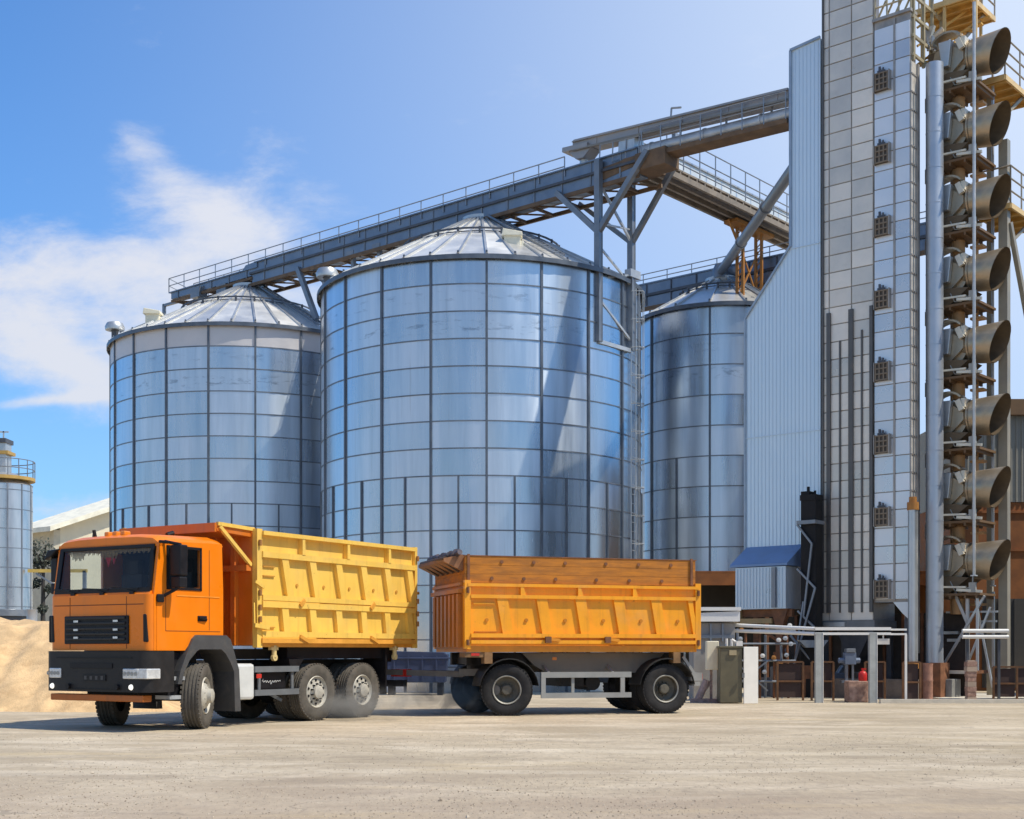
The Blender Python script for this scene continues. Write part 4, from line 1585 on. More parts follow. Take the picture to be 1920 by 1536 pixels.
# white pipe rack
def pipe_rack():
    t = thing("pipe_rack", "white post and beam pipe rack along the front of the machine bay", "rack", (7.45, 32.4, 0))
    for x in (0.0, 1.31):
        mb = MB()
        mb.box(-0.085 + x, 0.085 + x, -0.07, 0.07, 0, 1.70)
        mb.box(0.086 + x, 0.10 + x, -0.08, 0.08, 0, 1.70, 1)
        mb.build("post", [mat("rack_grey", (0.42, 0.44, 0.43), 0.6, 0.1, 0.12, 4.0, dirt=0.4, dirt_col=(0.26, 0.23, 0.2)), white_paint], t)
    mb = MB()
    mb.bar((2.12, 0.0, 0), (2.12, 0.0, 1.66), 0.05, 0.05)
    mb.build("post", white_paint, t)
    mb = MB()
    mb.bar((-0.09, 0, 1.80), (1.75, 0, 1.80), 0.10, 0.075)
    mb.bar((-0.09, 0, 1.68), (1.75, 0, 1.68), 0.10, 0.06)
    mb.bar((1.75, 0.02, 1.78), (2.14, 0.02, 1.78), 0.07, 0.045)
    mb.bar((1.75, 0.02, 1.67), (2.14, 0.02, 1.67), 0.07, 0.045)
    mb.tube((-2.0, 1.55, 1.93), (-0.09, 0.02, 1.80), 0.045, 10)
    mb.tube((-2.0, 1.55, 1.78), (-0.09, 0.02, 1.68), 0.045, 10)
    mb.tube((-2.75, 1.55, 1.93), (-2.0, 1.55, 1.93), 0.045, 10)
    mb.tube((-2.75, 1.55, 1.78), (-2.0, 1.55, 1.78), 0.045, 10)
    mb.build("beam", white_paint, t)
    mb = MB()
    mb.bar((-2.2, 1.56, 0), (-2.2, 1.56, 1.78), 0.07, 0.07)
    mb.build("post", steel_mid, t)
    mb = MB()
    mb.box(1.42, 1.72, -0.02, 0.02, 1.42, 1.56)
    mb.bar((1.57, 0, 1.56), (1.57, 0, 1.66), 0.03)
    mb.build("sign_plate", mat("plate_grey", (0.6, 0.58, 0.55), 0.5), t)


pipe_rack()

# kiosk with white roof
t = thing("kiosk", "small grey kiosk with a thick white roof behind the trailer's right end", "kiosk", (5.2, 33.6, 0))
mb = MB()
mb.box(-0.62, 0.42, 0.0, 0.9, 0, 1.96)
mb.build("wall", mat("kiosk_grey", (0.30, 0.29, 0.275), 0.6, 0.1), t)
mb = MB()
mb.prism([(-0.78, 2.0), (0.52, 2.0), (0.52, 2.26), (-0.78, 2.20)], -0.15, 1.0)
mb.box(-0.78, 0.54, -0.18, 1.03, 2.27, 2.36)
mb.build("roof", white_paint, t)
mb = MB()
for x in (-0.55, -0.2, 0.1):
    mb.bar((x, -0.04, 1.5), (x, -0.04, 1.95), 0.05, 0.06)
mb.bar((-0.6, -0.04, 1.62), (0.4, -0.04, 1.62), 0.05, 0.08)
mb.build("bracket", steel_mid, t)
o = MB().box(-0.15, 0.15, -0.12, 0.12, 0.8, 1.5).build("meter_box", cream_paint, None, bevel=0.02)
o.location = (4.86, 32.4, 0)
tag(o, "cream meter box on the kiosk's front, left of the khaki cabinet", "box")
mb = MB()
mb.bar((0, 0, 0), (0, 0, 0.8), 0.06)
mb.bar((0.0, 0, 0.5), (-0.3, 0, 0.1), 0.05)
mb.tube((-0.35, 0, 0.0), (-0.1, 0, 0.55), 0.09, 10)
mb.box(-0.5, 0.3, -0.1, 0.1, 0.0, 0.1)
o = mb.build("meter_stand", mat("stand_mauve", (0.30, 0.23, 0.22), 0.7, 0, 0.3, 8.0))
o.location = (4.86, 32.55, 0)
tag(o, "mauve grey stand and pipe elbow below the cream meter box", "stand")

t = thing("electrical_cabinet", "khaki electrical cabinet with its white door swung open, behind the trailer", "cabinet", (5.25, 31.9, 0))
mb = MB()
mb.box(-0.27, 0.26, 0.02, 0.5, 0.02, 1.33)
mb.box(-0.30, 0.29, 0.0, 0.53, 1.33, 1.38)
mb.build("body", khaki_paint, t, bevel=0.012)
mb = MB()
mb.box(-0.05, 0.12, -0.01, 0.02, 1.16, 1.28)
mb.build("maker_plate", mat("gland_tan", (0.4, 0.33, 0.2)), t)
mb = MB()
mb.box(0.12, 0.27, 0.0, 0.16, 1.38, 1.50, 1)
mb.tube((-0.1, 0.1, 1.38), (-0.1, 0.1, 1.56), 0.03, 8, 1)
mb.tube((0.02, 0.1, 1.38), (0.02, 0.1, 1.55), 0.03, 8, 1)
mb.tube((0.02, 0.1, 1.54), (0.14, 0.1, 1.46), 0.03, 8, 1)
mb.build("cable_gland", [mat("gland_tan", (0.4, 0.33, 0.2)), white_paint], t)
d = MB().box(0.0, 0.39, -0.03, 0.0, 0.0, 1.36).build("door", white_paint, t, bevel=0.008)
d.location = (0.285, 0.0, 0.0)
d.rotation_euler = (0, 0, R(20))
mb = MB()
mb.box(-0.06, 0.0, -0.06, -0.031, 0.62, 0.74)
mb.build("handle", steel_mid, d)


def bay_clutter():
    rnd = random.Random(21)
    t = thing("bay_pipework", "dark jumble of machine pipes and ducts deep inside the bay under the dryer", "pipework", (8.0, 36.4, 0))
    for k in range(7):
        q = MB()
        x, z = rnd.uniform(-1.0, 1.6), rnd.uniform(0.6, 1.6)
        x2, z2 = x + rnd.uniform(-0.7, 0.7), rnd.uniform(0.3, 1.9)
        q.tube((x, rnd.uniform(-0.5, 0.2), z), (x2, rnd.uniform(-0.5, 0.2), z2), rnd.uniform(0.03, 0.07), 10)
        q.build("pipe", (steel_dark, brown_rust, steel_mid)[k % 3], t, smooth=40)
    for k in range(4):
        q = MB()
        x = -0.9 + k * 0.75
        q.box(x, x + rnd.uniform(0.25, 0.45), -0.3, 0.3, 0.0, rnd.uniform(0.5, 0.9))
        q.build("machine_base", (concrete, brown_rust, steel_dark, concrete)[k], t, bevel=0.02)
    q = MB()
    q.prism([(-0.3, 1.55), (0.5, 1.55), (0.35, 1.35), (-0.1, 1.35)], -0.6, -0.3)
    q.build("chute", steel_mid, t)


bay_clutter()
# brick coloured barrels, valves, small lattice bits behind
def valve_rack():
    t = thing("valve_manifold", "rusty manifold of valves and thin pipes between khaki cabinet and brown leg", "manifold", (6.6, 35.6, 0))
    rnd = random.Random(2)
    mb = MB()
    for i in range(9):
        x = -0.75 + i * 0.19
        mb.tube((x, rnd.uniform(-0.2, 0.2), 0), (x, rnd.uniform(-0.2, 0.2), rnd.uniform(1.2, 2.1)), 0.035, 8, i % 2)
    for z in (0.45, 1.0, 1.45, 1.8):
        mb.tube((-0.85, -0.1, z), (0.95, -0.1, z), 0.03, 8, 1)
    mb.bar((-0.8, -0.15, 0.2), (0.2, -0.15, 1.0), 0.04, 0.04, 1)
    mb.bar((0.2, -0.15, 0.2), (-0.7, -0.15, 1.0), 0.04, 0.04, 1)
    mb.build("pipework", [brown_rust, steel_mid], t, smooth=40)
    for i in range(14):
        q = MB()
        x, z = rnd.uniform(-0.8, 0.8), rnd.uniform(0.3, 2.0)
        q.lathe([(0.01, -0.05), (0.06, -0.04), (0.06, 0.04), (0.01, 0.05)], 10, (x, -0.22, z), 'y')
        q.build("valve", (steel_light, orange_steel, white_paint)[i % 3], t, smooth=40)


valve_rack()

# drive machinery in the bay
t = thing("drive_gearbox", "small blue grey gearbox on a stand between the two white rack posts", "machine", (8.5, 33.5, 0))
mb = MB()
mb.box(-0.16, 0.12, -0.12, 0.12, 0.92, 1.22)
mb.box(-0.13, 0.10, -0.14, 0.1, 1.222, 1.32, 1)
mb.tube((-0.3, 0, 1.02), (0.24, 0, 1.02), 0.07, 12)
mb.build("gearbox", [mat("gearbox_blue", (0.15, 0.19, 0.27), 0.5, 0.2), steel_mid], t, bevel=0.01)
mb = MB()
mb.bar((-0.1, 0, 0.5), (-0.1, 0, 0.92), 0.07)
mb.bar((0.06, 0, 0.5), (0.06, 0, 0.92), 0.05)
mb.box(-0.25, 0.2, -0.15, 0.15, 0.46, 0.52)
mb.build("stand", steel_mid, t)
mb = MB()
mb.lathe([(0.01, 0.0), (0.10, 0.02), (0.115, 0.08), (0.115, 0.30), (0.07, 0.38), (0.03, 0.40), (0.03, 0.46), (0.01, 0.46)], 18)
mb.box(-0.04, 0.09, -0.03, 0.03, 0.44, 0.49)
o = mb.build("gas_bottle", red_paint, None, smooth=40)
o.location = (8.655, 32.9, 0.50)
o.scale = (0.9, 0.9, 0.68)
tag(o, "bright red bottle on a block beside the right white rack post", "bottle")
o = MB().box(-0.28, 0.2, -0.2, 0.25, 0, 0.52).build("concrete_block", brick_pink, None, bevel=0.02)
o.location = (8.55, 32.95, 0)
tag(o, "stained pinkish block carrying the bright red bottle", "block")


fence_rust = mat("fence_rust", (0.14, 0.065, 0.028), 0.75, 0.0, 0.3, 5.0, dirt=0.5, dirt_col=(0.08, 0.045, 0.03))
# rusty guard fences
def guard_fence(label, x, y, L, rz=0.0, n=3, h=0.9):
    t = thing("guard_fence", label, "fence", (x, y, 0), rz, "rusty guard fences in the machine bay")
    for i in range(n + 1):
        q = MB()
        q.bar((L * i / n, 0, 0), (L * i / n, 0, h), 0.05, 0.05)
        q.build("post", fence_rust, t)
    mb = MB()
    for k in (1.0, 0.5):
        mb.bar((0, 0.002, h * k), (L, 0.002, h * k), 0.045, 0.045)
    mb.build("rail", fence_rust, t)
    mb = MB()
    for i in range(n):
        mb.box(L * i / n + 0.04, L * (i + 1) / n - 0.04, 0.03, 0.045, 0.08, h - 0.04)
    mb.build("infill_panel", mat("mesh_maroon", (0.055, 0.033, 0.03), 0.8), t)
    return t


guard_fence("rusty guard fence left of the left white rack post", 6.75, 33.9, 0.65, 0, 1, 0.98)
guard_fence("rusty guard fence between the two white rack posts", 7.62, 33.9, 0.55, 0, 2, 0.98)
guard_fence("rusty guard fence between white rack and brown standpipe foot", 8.95, 33.8, 0.5, 0, 2, 0.98)
guard_fence("rusty guard fence with maroon infill below the capped standpipe", 9.62, 32.8, 0.42, 0, 1, 0.98)
guard_fence("long rusty guard fence at the far right foot of the plant", 12.35, 34.2, 3.0, 0, 5, 0.85)
mb = MB()
mb.lathe([(0.01, 0), (0.12, 0.0), (0.125, 0.03), (0.115, 0.06), (0.115, 0.5), (0.125, 0.53), (0.115, 0.56), (0.115, 0.9), (0.125, 0.95), (0.01, 0.95)], 20)
o = mb.build("rusty_drum", mat("drum_pink", (0.33, 0.17, 0.12), 0.8, 0.0, 0.25, 6.0), None, smooth=40)
o.location = (10.28, 32.95, 0)
tag(o, "slim pinkish rusty drum right of the maroon fence panel", "drum")

# kerb of the machine bay
mb = MB()
mb.box(8.85, 16.5, 32.0, 32.16, 0, 0.10)
o = mb.build("kerb", concrete_pale)
o['kind'] = 'structure'
mb = MB()
mb.box(11.0, 40.0, 34.3, 38.0, 0.004, 0.05)
o = mb.build("concrete_apron", concrete_pale)
o['kind'] = 'structure'


# ---------------------------------------------------------------- halls behind
def right_hall():
    t = thing("brown_hall", "brown roofed hall with grey corrugated wall at the far right edge", "building", (15.0, 42.0, 0))
    mb = MB()
    mb.box(-1.05, 9, 0, 8, 5.95, 8.66)
    x = -1.0
    while x < 6:
        mb.box(x, x + 0.05, -0.035, -0.001, 5.95, 8.66)
        x += 0.17
    mb.build("upper_wall", clad_grey, t)
    mb = MB()
    mb.box(-1.05, 9, 0.02, 8, 0, 5.94)
    for z in (5.6, 4.4, 2.6):
        mb.box(-1.05, 9, -0.03, 0.018, z, z + 0.06)
    mb.build("lower_wall", clad_rust, t)
    mb = MB()
    mb.box(-0.2, 3.6, -0.06, 0.0, 0.1, 2.9)
    for k in range(8):
        mb.box(-0.15 + k * 0.47, -0.10 + k * 0.47, -0.09, -0.061, 0.1, 2.9)
    mb.build("door", mat("hall_door", (0.06, 0.055, 0.05), 0.8), t)
    mb = MB()
    mb.box(0.3, 9.3, -0.25, 8.2, 8.66, 9.15)
    mb.build("roof_fascia", mat("fascia_brown", (0.20, 0.115, 0.055), 0.7), t)
    mb = MB()
    mb.box(0.28, 0.5, -0.32, -0.26, 0, 8.9)
    mb.build("downpipe", steel_light, t)


right_hall()


def mirrored_hall():  # unseen hall, added to darken the broad silo's reflection
    t = thing("reflection_hall", "long dark brown hall beyond the right edge, only mirrored in the broad silo", "building", (22.5, 9.0, 0))
    mb = MB()
    mb.box(0, 12, 0, 28, 0, 13.2)
    for k in range(56):
        mb.box(-0.05, -0.001, k * 0.5 + 0.1, k * 0.5 + 0.25, 0.1, 13.1)
    mb.build("wall", mat("hall_dark_green", (0.075, 0.08, 0.068), 0.7), t)
    mb = MB()
    mb.prism([(-0.5, 13.21), (12.5, 13.21), (6, 15.2)], -0.4, 28.4)
    mb.build("roof", steel_mid, t)
    mb = MB()
    for k in range(3):
        mb.box(-0.08, -0.002, 3 + k * 9, 7 + k * 9, 0.02, 4.8)
    mb.build("door", clad_grey, t)


mirrored_hall()


def left_hall():
    # corner nearest the camera; gable wall runs to the right, long wall to the left
    t = thing("beige_hall", "cream gabled hall behind the truck cab, left of the leftmost silo", "building", (-32.19, 95.0, -0.92), R(50))
    t.scale = (1.727, 1.727, 1.727)
    mb = MB()
    mb.prism([(0, 0), (13, 0), (13, 6.3), (6.5, 8.75), (0, 6.35)], 0.0, 2.6)
    for x in (2.2, 4.4, 6.6):
        mb.box(x, x + 0.03, -0.012, -0.001, 0, 6.3)
    mb.build("gable_wall", hall_beige, t)
    mb = MB()
    mb.box(-0.3, -0.002, 0.0, 2.6, 0, 6.25)
    mb.build("side_wall", mat("beige_wall_shaded", (0.50, 0.455, 0.35), 0.85), t)  # gable beige darkened, the shade on this side is in the colour
    mb = MB()
    for s_ in (0,):
        mb.add([(-0.75, -0.5, 6.12), (6.5, -0.5, 8.78), (6.5, 3.0, 8.78), (-0.75, 3.0, 6.12), (-0.75, -0.5, 6.32), (6.5, -0.5, 8.98), (6.5, 3.0, 8.98), (-0.75, 3.0, 6.32)],
               [(0, 1, 2, 3), (4, 5, 6, 7), (0, 1, 5, 4), (1, 2, 6, 5), (2, 3, 7, 6), (3, 0, 4, 7)])
        mb.add([(13.75, -0.5, 6.12), (6.5, -0.5, 8.78), (6.5, 3.0, 8.78), (13.75, 3.0, 6.12), (13.75, -0.5, 6.32), (6.5, -0.5, 8.98), (6.5, 3.0, 8.98), (13.75, 3.0, 6.32)],
               [(0, 1, 2, 3), (4, 5, 6, 7), (0, 1, 5, 4), (2, 3, 7, 6), (3, 0, 4, 7)])
    mb.build("roof", hall_trim, t)


left_hall()


def small_silo():
    t = thing("steel_bin", "slim steel bin with a yellow railed platform at the photo's left edge", "silo", (-28.65, 75.0, -0.635))
    t.scale = (1.5, 1.5, 1.5)
    mb = MB()
    mb.lathe([(1.06, 2.75), (1.06, 7.45)], 40)
    for k in range(7):
        z = 2.9 + k * 0.72
        mb.lathe([(1.06, z - 0.014), (1.072, z - 0.014), (1.072, z + 0.014), (1.06, z + 0.014)], 40, m=1)
    for k in range(12):
        a = 2 * math.pi * k / 12
        c, s_ = math.cos(a), math.sin(a)
        mb.bar((1.06 * c, 1.06 * s_, 2.75), (1.06 * c, 1.06 * s_, 7.45), 0.05, 0.03, 1, up=(c, s_, 0))
    mb.lathe([(1.12, 2.55), (1.12, 2.78), (1.06, 2.8)], 40, m=1)
    mb.build("shell", [mat("bin_steel", (0.58, 0.60, 0.62), 0.33, 0.85, 0.12, 1.5, stretch=(2, 2, 0.3), wave=0.01), steel_mid], t, smooth=35)
    mb = MB()
    mb.lathe([(1.08, 7.45), (0.5, 7.9), (0.02, 7.95)], 40)
    mb.build("roof", galv_dull, t, smooth=35)
    mb = MB()
    mb.lathe([(0.6, 7.62), (1.16, 7.62), (1.16, 7.74), (0.6, 7.74)], 32)
    mb.build("platform", mat("yellow_deck", (0.46, 0.29, 0.08), 0.6), t)
    hr = MB()
    k = 18
    for i in range(k):
        a0, a1 = 2 * math.pi * i / k, 2 * math.pi * (i + 1) / k
        p = (1.14 * math.cos(a0), 1.14 * math.sin(a0), 7.74)
        q = (1.14 * math.cos(a1), 1.14 * math.sin(a1), 7.74)
        hr.tube(p, (p[0], p[1], 8.36), 0.02, 6)
        for h in (0.3, 0.62):
            hr.tube((p[0], p[1], 7.74 + h), (q[0], q[1], 7.74 + h), 0.018, 6)
    hr.build("handrail", steel_mid, t)
    hd = MB()
    hd.box(-0.3, 0.22, -0.3, 0.3, 7.9, 9.1)
    hd.box(-0.4, 0.34, -0.4, 0.4, 8.60, 8.72, 1)
    hd.box(-0.4, 0.26, -0.4, 0.4, 9.02, 9.18, 2)
    hd.bar((0.15, -0.3, 9.18), (0.15, -0.3, 9.45), 0.05)
    hd.bar((-0.3, -0.3, 9.42), (0.34, -0.3, 9.42), 0.05)
    hd.build("head_box", [galv_dull, mat("yellow_deck", (0.6, 0.36, 0.07)), steel_dark], t)
    lg = MB()
    lg.lathe([(0.98, 0.0), (0.98, 2.55)], 24)
    lg.build("skirt", steel_dark, t, smooth=35)


small_silo()
# yellow beam with brace between the bin and the hall
mb = MB()
mb.bar((0, 0, 0), (2.2, 0, 0), 0.12, 0.12)
mb.bar((0.3, 0, -0.1), (1.9, 0, -1.1), 0.06, 0.06, 1)
mb.bar((2.1, 0, -4.1), (2.1, 0, 0), 0.12, 0.12, 1)
o = mb.build("yellow_beam", [mat("beam_yellow", (0.62, 0.42, 0.10), 0.5), steel_mid])
o.location = (-27.0, 74.4, 5.72)
o.scale = (1.5, 1.5, 1.5)
tag(o, "yellow horizontal beam with thin brace beside the slim steel bin", "beam")
# dark machine pole with a bushy head, a small tree
t = thing("young_tree", "thin dark tree between the slim steel bin and the cream hall", "tree", (-27.6, 78.4, -0.635))
t.scale = (1.5, 1.5, 1.5)
mb = MB()
mb.tube((0, 0, 0), (0.03, 0, 5.0), 0.13, 8, r2=0.06)
for k in range(6):
    a = k * 1.1
    z = 3.2 + 0.35 * k
    mb.tube((0.02, 0, z), (0.4 * math.cos(a), 0.4 * math.sin(a), z + 0.5), 0.035, 6, r2=0.012)
mb.build("trunk", mat("bark_dark", (0.05, 0.045, 0.04), 0.9), t, smooth=50)
rnd = random.Random(8)
mb = MB()
for k in range(900):
    c = rnd.choice([(0, 0, 5.2, 0.55), (-0.25, 0, 4.7, 0.4), (0.3, 0, 4.75, 0.4), (-0.3, 0.1, 3.9, 0.22), (0.25, 0, 3.7, 0.2), (0, 0, 2.9, 0.2)])
    d = Vector((rnd.gauss(0, 1), rnd.gauss(0, 1), rnd.gauss(0, 0.8))).normalized() * (c[3] * rnd.random() ** 0.5)
    p = Vector(c[:3]) + d
    u = Vector((rnd.gauss(0, 1), rnd.gauss(0, 1), rnd.gauss(0, 1))).normalized() * 0.075
    v = u.orthogonal().normalized() * 0.045
    mb.add([p - u, p + v, p + u, p - v], [(0, 1, 2, 3)])
mb.build("crown", mat("leaf_dark", (0.055, 0.065, 0.05), 0.8, 0, 0.3, 5.0), t, fix=False)
mb = MB()
mb.lathe([(0.01, 0), (0.16, 0), (0.17, 0.05), (0.155, 0.1), (0.155, 0.5), (0.17, 0.55), (0.01, 0.56)], 20)
o = mb.build("metal_drum", steel_light, None, smooth=40)
o.location = (-14.4, 40, 1.95)
tag(o, "pale metal drum on top of the grain heap, left of the cab", "drum")
mb = MB()
mb.box(-8.0, 0.15, -0.5, 1.2, 0.0, 1.93)
o = mb.build("loading_ramp", concrete)
o.location = (-14.4, 40, 0)
tag(o, "dark concrete ramp wall behind the grain heap under the slim bin", "wall")


# ---------------------------------------------------------------- grain heap
def heap():
    nx, ny = 170, 110
    mb = MB()
    rnd = random.Random(3)
    import mathutils
    nz = mathutils.noise
    vs = []
    for j in range(ny + 1):
        for i in range(nx + 1):
            x = -26 + 20.4 * i / nx
            y = 27.4 + 12 * j / ny
            # long ridge whose toe curves along the yard
            edge = min(1.0, max(0.0, (y - 27.7 - 0.25 * math.sin(x * 0.9) - 0.22 * nz.noise(Vector((x * 2.1, 3, 1)))) / 3.0))
            side = min(1.0, max(0.0, (-7.0 - x + 0.25 * math.sin(y)) / 3.4))
            back = min(1.0, max(0.0, (39.0 - y) / 2.0))
            h = 2.05 * min(edge, side, back)
            h *= 0.97 + 0.14 * nz.noise(Vector((x * 0.5, y * 0.5, 0)))
            h += 0.07 * nz.noise(Vector((x * 1.7, y * 1.7, 5))) * min(1, h)
            h += 0.045 * nz.noise(Vector((x * 4.5, y * 4.5, 2))) * min(1, h * 4) + 0.02 * nz.noise(Vector((x * 11, y * 11, 4))) * min(1, h * 5)
            vs.append((x + 14, y - 30, h - 0.02))
    fs = []
    for j in range(ny):
        for i in range(nx):
            a = j * (nx + 1) + i
            fs.append((a, a + 1, a + nx + 2, a + nx + 1))
    mb.add(vs, fs)
    m = mat("loose_grain", (0.68, 0.46, 0.24), 0.95, 0.0, 0.2, 2.2, dirt=0.5, dirt_col=(0.45, 0.26, 0.12), bump=0.9, bscale=26.0)
    o = mb.build("grain_heap", m, None, smooth=60)
    o.location = (-14, 30, 0)
    tag(o, "sandy heap of loose grain spilling from the left edge behind the cab", "heap")


heap()


# ---------------------------------------------------------------- wheels
def make_wheel(parent, x, y, r, w, style, steer=0.0, flip=False, dual=False, rubber=None):
    """axle along y, outer face towards -y (or +y when flipped); the hub sits at height r"""
    wh = empty_part("wheel", parent, (x, y, r), steer)
    sg = -1 if not flip else 1
    hw = w / 2
    ri = r * 0.56
    tb = MB()

    def tyre(c):
        prof = [(ri, c - hw * 0.80), (r * 0.70, c - hw * 0.98), (r * 0.86, c - hw), (r * 0.955, c - hw * 0.90), (r, c - hw * 0.74)]
        k = 4
        for i in range(k):
            a = -0.55 + 1.1 * i / (k - 1)
            yy = c + hw * a
            prof += [(r, yy - 0.018), (r - 0.018, yy - 0.013), (r - 0.018, yy + 0.013), (r, yy + 0.018)]
        prof += [(r, c + hw * 0.74), (r * 0.955, c + hw * 0.90), (r * 0.86, c + hw), (r * 0.70, c + hw * 0.98), (ri, c + hw * 0.80)]
        tb.lathe(prof, 44, axis='y')
        # shoulder blocks
        for i in range(44):
            a = 2 * math.pi * i / 44
            for e in (-1, 1):
                cx_, cz_ = math.cos(a), math.sin(a)
                yy = c + e * hw * 0.83
                tb.bar((cx_ * r * 0.955, yy, cz_ * r * 0.955), (cx_ * r * 1.0, yy, cz_ * r * 1.0), 0.045, hw * 0.22, up=(0, 1, 0))
    tyre(0.0)
    if dual:
        tyre(-sg * (w + 0.06))
    rub = rubber or tyre_m
    tb.build("tyre", rub, wh, smooth=35)
    rb = MB()
    f = sg * hw

    def yo(d):
        return f * 0.80 + sg * d
    if style == 'front':
        prof = [(ri + 0.01, yo(-0.01)), (ri - 0.01, yo(0.02)), (ri * 0.86, yo(-0.02)), (ri * 0.78, yo(-0.04)), (ri * 0.62, yo(0.02)), (ri * 0.40, yo(0.05)), (ri * 0.38, yo(0.12)), (ri * 0.25, yo(0.14)), (0.005, yo(0.14))]
    elif style == 'rear':
        prof = [(ri + 0.01, yo(-0.01)), (ri - 0.01, yo(0.015)), (ri * 0.93, yo(-0.005)), (ri * 0.86, yo(-0.03)), (ri * 0.55, yo(-0.02)), (ri * 0.42, yo(0.0)), (ri * 0.40, yo(0.06)), (ri * 0.22, yo(0.08)), (0.005, yo(0.08))]
    else:
        prof = [(ri + 0.01, yo(-0.01)), (ri - 0.01, yo(0.02)), (ri * 0.90, yo(0.0)), (ri * 0.86, yo(-0.12)), (ri * 0.5, yo(-0.15)), (ri * 0.40, yo(-0.15)), (ri * 0.38, yo(-0.06)), (ri * 0.3, yo(-0.04)), (0.005, yo(-0.04))]
    ms = [0] * (len(prof) - 1)
    if style == 'trailer':
        ms[0] = ms[1] = 2
    rb.lathe(prof, 36, axis='y', ms=ms)
    nh = 10
    for i in range(nh):
        a = 2 * math.pi * (i + 0.5) / nh
        if style in ('front', 'rear'):
            rr = ri * 0.73
            yy = yo(-0.022 if style == 'rear' else -0.015)
            c = Vector((rr * math.cos(a), yy, rr * math.sin(a)))
            rb.tube(c + Vector((0, -sg * 0.02, 0)), c + Vector((0, sg * 0.006, 0)), ri * 0.085, 10, 1)
        rr = ri * 0.50
        yy = yo(0.0 if style != 'trailer' else -0.14)
        c = Vector((rr * math.cos(a), yy, rr * math.sin(a)))
        rb.tube(c + Vector((0, -sg * 0.03, 0)), c + Vector((0, sg * 0.035, 0)), 0.016, 6, 1)
    mats = {'front': [rim_pale, plastic_black, rim_ring], 'rear': [rim_pale, plastic_black, rim_ring], 'trailer': [rim_dark, rim_dark, rim_ring]}[style]
    rb.build("rim", mats, wh, smooth=35)
    return wh


